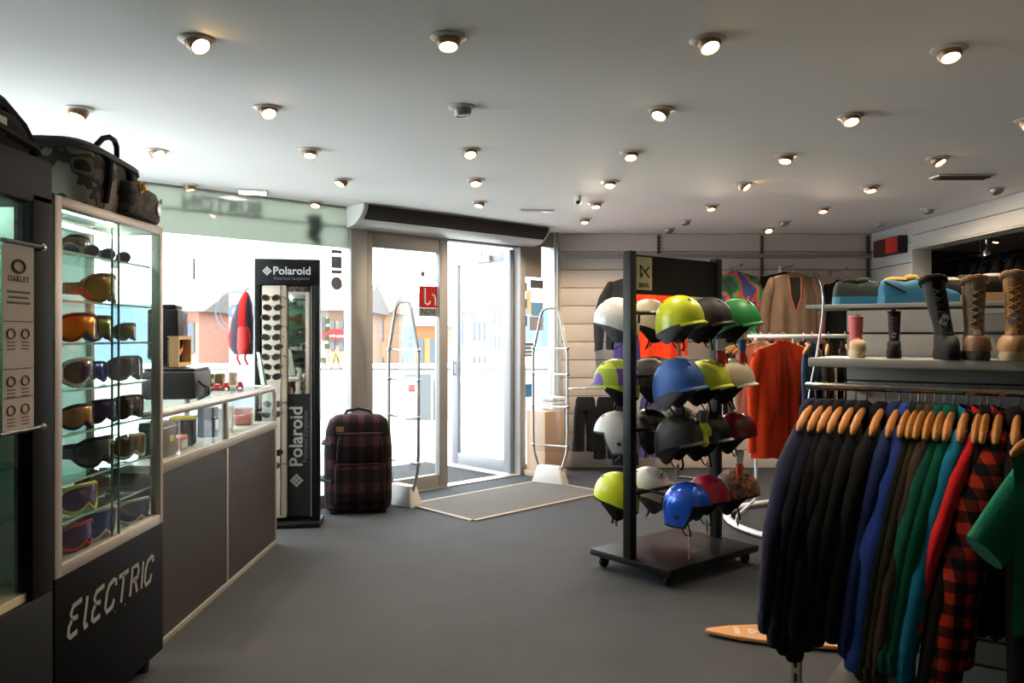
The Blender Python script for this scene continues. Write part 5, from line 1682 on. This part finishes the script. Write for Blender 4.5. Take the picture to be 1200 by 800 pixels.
# ------------------------------------------------------------------ wooden logo board on the floor
lb = thing('logo_board', 'pointed wooden board with white logo lying on the floor under the hoodies', 'board', (0, 0, 0))
tip = at(825, 742, 1357 / 349.0)
mb = MB()
out = [(0.0, 0.0), (0.02, 0.022), (0.12, 0.07), (0.28, 0.11), (0.50, 0.13), (0.85, 0.13), (0.85, -0.13), (0.50, -0.13), (0.28, -0.11), (0.12, -0.07), (0.02, -0.022)]
mb.prism(out, 0.012, 0.030)
lb.location = (tip.x, 3.87, 0)
lb.rotation_euler = (0, 0, math.radians(-9))
mb.build('deck', M('board_wood', (190, 134, 84), rough=0.5, var=0.12, vscale=4, stretch=(1, 8, 1)), lb, bevel=0.004)
box('batten', m_lw, lb, 0.15, 0.20, -0.05, 0.05, 0, 0.012)
box('batten', m_lw, lb, 0.65, 0.70, -0.08, 0.08, 0, 0.012)
m_wl2 = M('white_paint_print', (226, 206, 186), rough=0.6)
text('anon', 'lettering', m_wl2, lb, (0.15, 0.0, 0.0305), (0, -1, 0), (1, 0, 0), 0.05, bold=0.01, ext=0.0004)
mb = MB()
for a, b in (((0.205, 0.03), (0.30, -0.035)), ((0.205, -0.02), (0.30, 0.04)), ((0.205, 0.03), (0.205, -0.03)), ((0.205, -0.03), (0.235, -0.008))):
    d = (Vector((b[0] - a[0], b[1] - a[1], 0))).normalized()
    n = Vector((-d.y, d.x, 0)) * 0.006
    mb.add([(a[0] + n.x, a[1] + n.y, 0.0312), (a[0] - n.x, a[1] - n.y, 0.0312), (b[0] - n.x, b[1] - n.y, 0.0312), (b[0] + n.x, b[1] + n.y, 0.0312)], [(0, 1, 2, 3)])
mb.build('emblem', m_wl2, lb)

# ------------------------------------------------------------------ helmet display
HA = math.atan2(0.53, 0.64)
HC = Vector((1.03, 5.045, 0))
hs = thing('helmet_display', 'black wheeled helmet display stand with cream anon panel on its header', 'display stand', HC, HA)
box('base', m_black, hs, -0.43, 0.43, -0.31, 0.31, 0.075, 0.115, bevel=0.006)
for x in (-0.37, 0.37):
    for y in (-0.25, 0.25):
        c = MB().lathe([(0.03, -0.014), (0.034, -0.010), (0.034, 0.010), (0.03, 0.014)], 14).build('caster', m_rubber, hs, loc=(x, y, 0.036))
        c.rotation_euler = (PI / 2, 0, 0)
        box('fork', m_black, hs, x - 0.02, x + 0.02, y - 0.018, y + 0.018, 0.05, 0.076)
for x in (-0.415, 0.415):
    box('post', m_black, hs, x - 0.026, x + 0.026, -0.03, 0.03, 0.115, 1.915, bevel=0.003)
box('header', m_blackm, hs, -0.39, 0.39, -0.012, 0.012, 1.665, 1.895)
hp = box('logo_panel', M('logo_cream', (178, 170, 142), rough=0.7), hs, -0.378, -0.235, -0.0155, -0.012, 1.69, 1.885)
mb = MB()
for a, b in (((-0.342, 1.835), (-0.262, 1.765)), ((-0.262, 1.83), (-0.300, 1.795)), ((-0.342, 1.835), (-0.338, 1.762)), ((-0.338, 1.762), (-0.318, 1.79))):
    d = Vector((b[0] - a[0], 0, b[1] - a[1])).normalized()
    n = Vector((-d.z, 0, d.x)) * 0.006
    mb.add([(a[0] + n.x, -0.0165, a[1] + n.z), (a[0] - n.x, -0.0165, a[1] - n.z), (b[0] - n.x, -0.0165, b[1] - n.z), (b[0] + n.x, -0.0165, b[1] + n.z)], [(0, 1, 2, 3)])
mb.build('emblem', m_dark, hp)
text('anon.', 'lettering', m_dark, hp, (-0.306, -0.0165, 1.722), (1, 0, 0), (0, 0, 1), 0.056, bold=0.006, sx=0.82)
ROWZ = [1.495, 1.12, 0.80, 0.43]
for z in ROWZ:
    MB().tube([(-0.40, 0, z + 0.06), (0.40, 0, z + 0.06)], 0.012, 8).build('cross_bar', m_black, hs, smooth=True)
pg = MB().tube([(0, -0.24, 0.04), (0, -0.20, 0.05), (0, 0, 0.06), (0, 0.20, 0.05), (0, 0.24, 0.04)], 0.009, 6).build('peg', m_black, hs, smooth=True, loc=(-0.24, 0, ROWZ[0]))
for r_, z in enumerate(ROWZ):
    for x in (-0.24, 0.05, 0.33):
        if not (r_ == 0 and x == -0.24):
            share(pg, hs, (x, 0, z))

def helmet(label, loc, rz, shell, pad, style='brim', trimc=None, sz=1.0, tagc=None, group='ski helmets on the black display', tagdrop=0.0, vents=True):
    h = thing('ski_helmet', label, 'helmet', loc, rz, group)
    a, b, c = 0.142 * sz, 0.116 * sz, 0.158 * sz
    nphi = 32
    def rim(ph):
        cph = math.cos(ph)
        if style == 'full':
            if cph > 0.35:
                return 0.03 * sz
            t = min(1, (0.35 - cph) / 0.25)
            return (0.03 - 0.125 * t) * sz
        return (0.030 * max(0, cph) - 0.055 * max(0, -cph) - 0.028) * sz
    def surf(ph, z, k=1.0):
        q = z / c
        f_ = math.sqrt(max(0.0, 1 - max(0, q) ** 2.3)) if q >= 0 else 1.0 - 0.10 * (q / -0.7) ** 2
        ax = a * (1.0 if math.cos(ph) > 0 else 1.02)
        return (ax * k * f_ * math.cos(ph), b * k * f_ * math.sin(ph), z * (k if z > 0 else 1))
    levels = 9
    def shellrings(k):
        rings = []
        for j in range(levels + 1):
            t = j / levels
            r = []
            for i in range(nphi):
                ph = 2 * PI * i / nphi
                z0 = rim(ph)
                z = z0 + (c * 0.995 - z0) * math.sin(t * PI / 2)
                r.append(surf(ph, z, k))
            rings.append(r)
        return rings
    mb = MB()
    o_, i_ = shellrings(1.0), shellrings(0.93)
    mb.loft(list(reversed(i_)) + o_)
    mb.build('shell', shell, h, smooth=True, ang=0.9)
    # padding rolls, ears
    for s in (-1, 1):
        if style != 'full':
            rings = []
            for i in range(11):
                ph = math.radians(66 + 104 * i / 10)
                d_ = (0.026 + 0.066 * math.exp(-((ph - math.radians(104)) / math.radians(27)) ** 2)) * sz
                z0 = rim(ph) + 0.012 * sz
                ring = []
                for dz, k_ in ((0, 0.985), (-0.35 * d_, 1.0), (-0.8 * d_, 0.97), (-d_, 0.90), (-d_, 0.84), (-0.5 * d_, 0.86), (0, 0.88)):
                    x_, y_, _ = surf(ph, z0, k_)
                    ring.append((x_, s * y_, z0 + dz))
                rings.append(ring)
            mb = MB()
            mb.loft(rings)
            mb.build('ear_flap', pad, h, smooth=True)
        else:
            mb = MB()
            mb.ell((-0.045 * sz, s * 0.112 * sz, -0.03 * sz), (0.014 * sz, 0.006 * sz, 0.012 * sz), 10, 6)
            mb.build('ear_port', m_dark, h, smooth=True)
    mb = MB()
    mb.tube([tuple(Vector(surf(2 * PI * i / nphi, rim(2 * PI * i / nphi) + 0.004, 0.95))) for i in range(nphi)], 0.009 * sz, 6, closed=True)
    mb.build('lining', pad, h, smooth=True)
    if style == 'brim':
        mb = MB()
        rings = []
        for i in range(13):
            ph = -1.25 + 2.5 * i / 12
            e = 0.020 * sz * math.cos(ph * 1.2)
            p = Vector(surf(ph, rim(ph)))
            d = Vector((math.cos(ph), math.sin(ph), 0))
            p2 = p + d * max(0.004, e)
            rings.append([tuple(p + Vector((0, 0, 0.014))), tuple(p2 + Vector((0, 0, 0.002))), tuple(p2 - Vector((0, 0, 0.004))), tuple(p - Vector((0, 0, 0.003)))])
        mb.loft(rings)
        mb.build('brim', trimc or shell, h, smooth=True)
    if vents:
        for ph, z in ((0.55, 0.118), (-0.55, 0.118), (2.4, 0.11), (-2.4, 0.11)):
            p = Vector(surf(ph, z * sz))
            p2 = Vector(surf(ph * 1.25, (z + 0.016) * sz))
            MB().tube([p, (p + p2) / 2, p2], [0.002 * sz, 0.0055 * sz, 0.003 * sz], 6).build('vent', m_dark, h, smooth=True)
    # chin strap
    mb = MB()
    zb = -0.09 * sz
    mb.tube([(-0.02 * sz, -0.095 * sz, zb), (0.0, -0.07 * sz, zb - 0.05 * sz), (0.02 * sz, 0.0, zb - 0.07 * sz), (0.0, 0.07 * sz, zb - 0.05 * sz), (-0.02 * sz, 0.095 * sz, zb)], 0.007 * sz, 6, sx=0.5)
    mb.build('chin_strap', m_blackm, h, smooth=True)
    # goggle clip
    box('goggle_clip', m_blackp, h, -a * 1.06, -a * 0.98, -0.012, 0.012, 0.0, 0.05, bevel=0.003)
    if tagc:
        mb = MB()
        mb.X = Matrix.Translation((0.02 * sz, -0.075 * sz, zb - 0.03 - tagdrop)) @ Matrix.Rotation(0.35, 4, 'X')
        mb.box(-0.001, 0.001, -0.022, 0.022, -0.075, 0.0)
        tg_ = mb.build('price_tag', tagc, h)
        MB().tube([(0.02 * sz, -0.08 * sz, zb), (0.02 * sz, -0.075 * sz, zb - 0.03 - tagdrop)], 0.0012, 4).build('string', m_card, tg_)
    return h
hl_lime = gloss('lime', (204, 214, 32), 0.35)
hl_black = M('helmet_black', (30, 30, 32), rough=0.6, var=0.05)
hl_black2 = M('helmet_gloss_black', (24, 23, 22), rough=0.25, coat=0.3)
hl_green = M('helmet_green', (40, 136, 66), rough=0.5)
hl_blue = M('helmet_blue', (52, 98, 172), rough=0.55)
hl_lime2 = M('helmet_lime_matt', (196, 204, 48), rough=0.5)
hl_cream = M('helmet_cream', (206, 196, 172), rough=0.5)
hl_dred = gloss('dark_red', (110, 14, 30), 0.2)
hl_mblue = M('helmet_metal_blue', (24, 84, 204), rough=0.22, metal=0.35, coat=0.6, var=0.1, vscale=30)
hl_crim = gloss('crimson', (170, 24, 54), 0.3)
hl_camo = tri_noise_mat('helmet_camo', ((52, 46, 38), (112, 96, 78), (70, 78, 60), (190, 82, 50)), 34, 0.6)
hl_white = gloss('white', (226, 222, 214), 0.3)
hl_grey = gloss('light_grey', (190, 190, 188), 0.35)
hl_purple = stripes_mat('helmet_purple_lime', ((196, 206, 60), (150, 170, 60), (96, 66, 140)), 6, 5, rough=0.4)
padb = fabric('pad_black', (30, 30, 33))
padg = fabric('pad_grey', (92, 92, 100))
padp = fabric('pad_purple', (74, 66, 110))
def hpos(s, y, row):
    x = s - 0.415
    return (HC.x + math.cos(HA) * x - math.sin(HA) * y, HC.y + math.sin(HA) * x + math.cos(HA) * y, ROWZ[row])
fa = math.radians(-28)
ba = math.radians(158)
FR = [(0.21, 0, hl_lime, padg, 'brim', 'lime yellow ski helmet under the anon header panel', None, m_card, 1.02),
      (0.49, 0, hl_black, padb, 'brim', 'matt black ski helmet in top row next to the lime one', None, m_card, 1.0),
      (0.78, 0, hl_green, padb, 'brim', 'green ski helmet at the right end of the top row', None, m_card, 1.0),
      (0.20, 1, hl_blue, padg, 'brim', 'matt blue ski helmet at the left of the second row', None, None, 1.08),
      (0.47, 1, hl_lime2, padb, 'brim', 'lime ski helmet in the middle of the second row', None, m_card, 1.0),
      (0.72, 1, hl_cream, padb, 'brim', 'cream white ski helmet at right of the second row', None, None, 1.0),
      (0.20, 2, hl_black, padb, 'brim', 'black ski helmet with pale hanging tag in the third row', None, M('tag_kraft', (190, 168, 150), rough=0.8), 1.0),
      (0.47, 2, hl_black2, padb, 'brim', 'glossy black brown ski helmet in the middle of third row', None, m_card, 1.05),
      (0.76, 2, hl_dred, padb, 'plain', 'dark red glitter ski helmet at right of third row', None, m_card, 0.92),
      (0.47, 3, hl_crim, padb, 'plain', 'crimson ski helmet behind the metallic blue one', None, m_card, 0.95),
      (0.77, 3, hl_camo, padb, 'plain', 'camouflage patterned ski helmet at right of the bottom row', None, m_card, 1.0)]
for i, (s, row, sh_, pd_, sty, lab, tc_, tg_, sz) in enumerate(FR):
    helmet(lab, hpos(s, -0.20, row), fa + math.radians(5 * ((i * 7) % 3 - 1)), sh_, pd_, sty, tc_, sz, tg_)
p = hpos(0.19, -0.27, 3)
helmet('shiny metallic blue full-shell helmet at the bottom of the display', (p[0], p[1], 0.425), math.radians(-22), hl_mblue, padb, 'full', None, 0.98, M('tag_kraft'), tagdrop=0.08)
BK = [(0.10, 0, hl_white, padg, 'plain', 'white ski helmet left of the display post, top row'),
      (0.10, 1, hl_purple, padb, 'brim', 'lime and purple ski helmet left of the post, second row'),
      (0.10, 2, hl_grey, padg, 'full', 'light grey ski helmet left of the post, third row'),
      (0.10, 3, hl_lime, padb, 'plain', 'bright lime ski helmet left of the post, bottom row'),
      (0.40, 0, hl_cream, padb, 'plain', 'cream ski helmet behind the post, top row far side'),
      (0.40, 1, hl_black, padb, 'brim', 'black ski helmet on the far side, second row'),
      (0.40, 2, hl_black2, padb, 'brim', 'glossy black ski helmet on the far side, third row'),
      (0.40, 3, hl_white, padg, 'brim', 'white brimmed ski helmet on the far side, bottom row'),
      (0.70, 1, hl_black2, padb, 'plain', 'glossy black ski helmet on the far side near the second post'),
      (0.70, 2, hl_black, padb, 'plain', 'matt black ski helmet on far side near the second post')]
for i, (s, row, sh_, pd_, sty, lab) in enumerate(BK):
    helmet(lab, hpos(s, 0.20, row), ba + math.radians(6 * ((i * 5) % 3 - 1)), sh_, pd_, sty, None, 1.0, m_card if i % 2 else None)
# gloves hung between helmets
def glove(label, loc, rz, mat, trim):
    g = thing('glove', label, 'glove', loc, rz, 'gloves hanging between the helmets')
    mb = MB()
    mb.ell((0, 0, -0.10), (0.022, 0.045, 0.055), 12, 8)
    mb.build('palm', mat, g, smooth=True)
    for i in range(4):
        y = -0.033 + i * 0.022
        MB().tube([(0, y, -0.13), (0.004, y * 1.08, -0.17), (0.010, y * 1.1, -0.20 - 0.01 * (i in (1, 2)))], [0.012, 0.012, 0.009], 8).build('finger', mat, g, smooth=True)
    MB().tube([(0, 0.035, -0.09), (0.006, 0.062, -0.12), (0.01, 0.068, -0.15)], [0.013, 0.013, 0.009], 8).build('thumb', mat, g, smooth=True)
    MB().loft([[(0.022 * f_ * math.cos(2 * PI * i / 14), 0.042 * f_ * math.sin(2 * PI * i / 14), z) for i in range(14)] for z, f_ in ((-0.07, 0.95), (-0.03, 1.1), (0.0, 1.15))]).build('cuff', trim, g, smooth=True)
    return g
glove('lime and grey ski glove hanging below the blue helmet', hpos(0.30, -0.30, 1)[:2] + (0.985,), math.radians(-40), M('glove_lime', (190, 204, 60), rough=0.7), padg)
glove('red and white ski glove hanging below the matt black helmet', hpos(0.52, -0.26, 0)[:2] + (1.40,), math.radians(-40), M('glove_red', (200, 60, 40), rough=0.7), m_card)
glove('red and blue ski glove hanging below the green helmet', hpos(0.74, -0.26, 0)[:2] + (1.395,), math.radians(-30), M('glove_red'), M('glove_blue', (60, 120, 170), rough=0.7))
glove('orange ski glove hanging below the dark red helmet', hpos(0.74, -0.24, 2)[:2] + (0.70,), math.radians(-30), M('glove_orange', (220, 84, 40), rough=0.7), m_card)

# ------------------------------------------------------------------ round rack with the orange jacket
RC = Vector((2.42, 6.1, 0))
rr = thing('round_clothes_rack', 'round white clothes rack with ring base behind the helmet display', 'clothes rack', RC)
m_rw2 = M('rack_white', (226, 224, 222), rough=0.35)
MB().tube([(0.76 * math.cos(2 * PI * i / 40), 0.76 * math.sin(2 * PI * i / 40), 0.03) for i in range(40)], 0.03, 8, closed=True, sx=0.6).build('base_ring', m_rw2, rr, smooth=True)
MB().tube([(0.60 * math.cos(2 * PI * i / 40), 0.60 * math.sin(2 * PI * i / 40), 1.415) for i in range(40)], 0.013, 8, closed=True).build('top_ring', m_rw2, rr, smooth=True)
for i in range(4):
    a = math.radians(188 + i * 90)
    c, s = math.cos(a), math.sin(a)
    MB().tube([(0.76 * c, 0.76 * s, 0.03), (0.74 * c, 0.74 * s, 0.10), (0.60 * c, 0.60 * s, 0.22), (0.60 * c, 0.60 * s, 1.415)], 0.013, 8).build('post', m_rw2, rr, smooth=True)
org = fabric('orange_fleece', (214, 62, 24), 0.15)
RG = [(216, org, 'bright orange fleece jacket on the round rack facing the room', 'jacket', -80),
      (178, blk, 'black jacket on the far left of the round rack', 'jacket', None),
      (186, bro2, 'brown jacket on the left of the round rack', 'jacket', None),
      (194, fabric('cream_wool', (196, 182, 160)), 'cream jacket just left of the orange fleece', 'jacket', None),
      (236, fabric('steel_blue', (58, 92, 122)), 'steel blue jacket right of the orange fleece', 'jacket', None),
      (246, bro, 'olive jacket on the near side of the round rack', 'jacket', None),
      (256, blk2, 'black jacket on the near side of the round rack', 'jacket', None),
      (268, fabric('rose', (176, 96, 90)), 'rose coloured jacket on the round rack beside the shelf end', 'jacket', None),
      (278, fabric('lime_jacket', (140, 190, 60)), 'lime green jacket on the round rack beside the shelf end', 'jacket', None),
      (120, nav, 'navy jacket at the back of the round rack', 'jacket', None),
      (90, blk, 'black jacket at the back of the round rack', 'jacket', None)]
for i, (az, mt_, lab, cat, rzd) in enumerate(RG):
    a = math.radians(az)
    p = RC + Vector((0.60 * math.cos(a), 0.60 * math.sin(a), 1.432))
    rz = math.radians(rzd) if rzd is not None else a + PI / 2
    first = i == 0
    garment('jacket', lab, cat, p, rz, mt_, L=0.87 if first else 0.72, W=0.235 if first else 0.205, T=0.075 if first else 0.03, top0=-0.052, drop=0.088, fold=0.022 if first else 0.008, sl=0.72 if first else 0.6, splay=0.035 if first else 0.01, srx=0.05 if first else 0.03, sry=0.055, collar=True, zipm=M('zip_dark', (110, 36, 20), rough=0.5) if first else None, group='jackets on the round rack', seed=140 + i, flare=0.05, pock=M('zip_dark') if first else None)
    hanger(p, rz, 'wooden hanger on the round rack holding the ' + lab.split(' of the round')[0].split(' on the round')[0], 'hangers on the round rack')

# ------------------------------------------------------------------ clothes along the rear wall
def faceout(px, y, label, D0=8.70, out=0.45):
    X = (px - VX) / F * 8.4
    z = CZ - (y - VY) / F * 8.4
    t = thing('faceout_arm', label, 'hook arm', (X, 8.735, z), 0, 'chrome arms on the rear wall')
    MB().tube([(0, 0, 0), (0, -out, 0.0), (0, -out - 0.01, 0.02)], 0.008, 8).build('arm', m_chrome, t, smooth=True)
    box('plate', m_chrome, t, -0.015, 0.015, -0.012, 0.0, -0.04, 0.03)
    return X, z
def wall_jacket(px, D, z, mt_, label, **k):
    X = (px - VX) / F * D
    g = garment('jacket', label, 'jacket', (X, D, z), math.radians(-90 + k.pop('turn', 0)), mt_, L=k.pop('L', 0.80), W=k.pop('W', 0.27), T=k.pop('T', 0.07), sl=k.pop('sl', 0.68), splay=k.pop('splay', 0.07), srx=0.06, sry=0.07, top0=-0.052, drop=0.078, fold=0.014, group='jackets on the rear wall', **k)
    hanger((X, D, z), math.radians(-90), 'wooden hanger holding the ' + label.split(' hanging')[0], 'hangers on the rear wall', 1.15)
    return g
X, z = faceout(926, 312, 'chrome arm carrying the brown and black jackets')
brn = fabric('brown_jacket', (104, 84, 70))
wall_jacket(921, 8.52, z, blk2, 'black jacket hanging behind the brown one on the rear wall', seed=201, W=0.36, splay=0.10)
wall_jacket(929, 8.33, z - 0.02, brn, 'brown jacket with dark lining hanging on the rear wall', seed=202, W=0.26, lining=(m_dark, fabric('rust_facing', (150, 84, 60))), T=0.085)
X, z = faceout(988, 316, 'chrome arm carrying the long black jacket')
wall_jacket(986, 8.45, z - 0.05, blk, 'long black jacket hanging between brown jacket and shoes', seed=203, W=0.20, L=0.95)
X, z = faceout(745, 318, 'chrome arm behind the helmet display header')
plaid_d = stripes_mat('dark_check', ((28, 27, 27), (44, 40, 38), (96, 60, 44)), 8, 8)
wall_jacket(738, 8.50, z, fabric('charcoal', (44, 44, 46)), 'charcoal jacket hanging left behind the helmet display', seed=204, W=0.25, sl=0.72, splay=0.12)
wall_jacket(770, 8.33, z - 0.08, org, 'orange jacket hanging behind the helmet display', seed=205, W=0.24)
X, z = faceout(865, 312, 'chrome arm carrying the green jacket')
grd = tri_noise_mat('green_red_print', ((30, 60, 44), (24, 110, 60), (170, 54, 40), (40, 60, 110)), 5)
wall_jacket(862, 8.42, z, grd, 'green, red and blue print jacket hanging above the green helmet', seed=206, W=0.24)
# lower rail with trousers
lr = thing('low_clothes_rail', 'thin chrome clothes rail low on the rear wall', 'clothes rail', (0, 0, 0))
lz = CZ - (455 - VY) / F * 8.45
MB().tube([(0.60, 8.45, lz), (1.75, 8.45, lz)], 0.009, 8).build('bar', m_chrome, lr, smooth=True)
for X in (0.62, 1.2, 1.73):
    MB().tube([(X, 8.45, lz), (X, 8.735, lz + 0.02)], 0.008, 6).build('bracket', m_chrome, lr, smooth=True)
def trousers(px, label, mt_, seed, L=0.66):
    X = (px - VX) / F * 8.45
    t = thing('trousers', label, 'trousers', (X, 8.45, lz + 0.012), math.radians(-90), 'trousers on the low rail')
    MB().tube([(0, 0, -0.11), (0, 0.0, -0.02), (0, -0.012, 0.0), (0, 0, 0.012), (0, 0.012, 0.0)], 0.003, 5).build('clip_hook', m_chrome, t, smooth=True)
    rings = []
    for z_, hw, hd in ((-0.10, 0.085, 0.025), (-0.13, 0.10, 0.045), (-0.24, 0.11, 0.06)):
        rings.append([(hd * math.sin(2 * PI * i / 16), hw * math.cos(2 * PI * i / 16), z_) for i in range(16)])
    mb = MB()
    mb.loft(rings)
    mb.build('waist', mt_, t, smooth=True)
    for s in (-1, 1):
        mb = MB()
        mb.loft([[(0.055 * f_ * math.sin(2 * PI * i / 14), s * (0.055 + 0.02 * q) + 0.062 * f_ * math.cos(2 * PI * i / 14), -0.20 - (L - 0.20) * q) for i in range(14)] for q, f_ in ((0, 0.9), (0.3, 1.0), (0.7, 0.95), (1.0, 1.05))])
        mb.build('leg', mt_, t, smooth=True)
    return t
trousers(686, 'black ski trousers at the left of the low rear rail', blk2, 1)
trousers(711, 'black ski trousers second from left on low rear rail', blk, 2, 0.74)
trousers(733, 'dark navy ski trousers third from left on the low rail', nav2, 3, 0.80)
trousers(762, 'purple ski trousers on the low rail behind the helmets', padp, 4, 0.72)
pj = (at(735, 0, 8.3).x, 8.3, 1.55)
# purple trousers hung high between stand and wall
tp = thing('trousers', 'purple striped ski trousers hanging at mid height behind the helmet display', 'trousers', pj, math.radians(-90), 'trousers on the rear wall')
ppl = stripes_mat('purple_stripe', ((60, 52, 104), (70, 60, 120), (150, 140, 180)), 14, 1, w=0.25)
MB().tube([(0, 0, -0.11), (0, 0.0, 0.0), (-0.2, 0, 0.02), (-0.43, 0, 0.02)], 0.004, 5).build('hook', m_chrome, tp, smooth=True)
mb = MB()
mb.loft([[(0.04 * math.sin(2 * PI * i / 16), hw * math.cos(2 * PI * i / 16), z_) for i in range(16)] for z_, hw in ((-0.10, 0.10), (-0.2, 0.13), (-0.40, 0.14))])
mb.build('waist', ppl, tp, smooth=True)
for s in (-1, 1):
    mb = MB()
    mb.loft([[(0.05 * math.sin(2 * PI * i / 14), s * 0.075 + 0.062 * math.cos(2 * PI * i / 14), z_) for i in range(14)] for z_ in (-0.36, -0.6)])
    mb.build('leg', ppl, tp, smooth=True)

# ------------------------------------------------------------------ dark clothes in the side room
sr = thing('high_clothes_rail', 'high chrome clothes rail in the side room beyond the opening', 'clothes rail', (0, 0, 0))
MB().tube([(4.62, 6.4, 2.20), (4.62, 9.6, 2.20)], 0.012, 8).build('bar', m_chrome, sr, smooth=True)
for y in (6.5, 8.0, 9.5):
    MB().tube([(4.62, y, 2.20), (4.62, y, H)], 0.008, 6).build('drop_rod', m_chrome, sr, smooth=True)
g0 = None
for i in range(16):
    y = 6.65 + i * 0.185
    lab = 'black jacket in the dark row hanging in the side room'
    if g0 is None:
        g0 = garment('jacket', lab, 'jacket', (4.62, y, 2.213), PI / 2, blk, L=0.95, W=0.24, T=0.07, sl=0.8, splay=0.05, srx=0.06, sry=0.07, group='black jackets in the side room', seed=300)
        hanger((4.62, y, 2.213), PI / 2, 'black hanger on the high side room rail', 'hangers in the side room', 1.1, 'black')
    else:
        dup(g0, (4.62, y, 2.213), PI / 2 + 0.12 * math.sin(i * 2.3))
        hanger((4.62, y, 2.213), PI / 2, 'black hanger on the high side room rail', 'hangers in the side room', 1.1, 'black')
hk = thing('pendant_spot', 'small chrome pendant spotlight under the bulkhead at right', 'lamp', (at(1156, 0, 7.0).x, 7.0, 2.243))
MB().tube([(0, 0, 0), (0, 0, -0.03), (0.012, 0, -0.05), (0.0, 0, -0.07), (0.01, 0, -0.09)], 0.006, 6).build('stem', m_chrome, hk, smooth=True)
MB().lathe([(0.02, -0.09), (0.028, -0.11), (0.03, -0.14), (0.024, -0.14)], 14).build('head', m_chrome, hk, smooth=True)

for i, (X, Y) in enumerate(((5.6, 5.0), (5.6, 7.2), (5.5, 9.2))):  # lamps added out of view to brighten the dark side room
    downlight(X, Y, 1, 0.2, 3.0, 'added fill downlight in the side room ceiling, %s from the near end' % ORD[i])
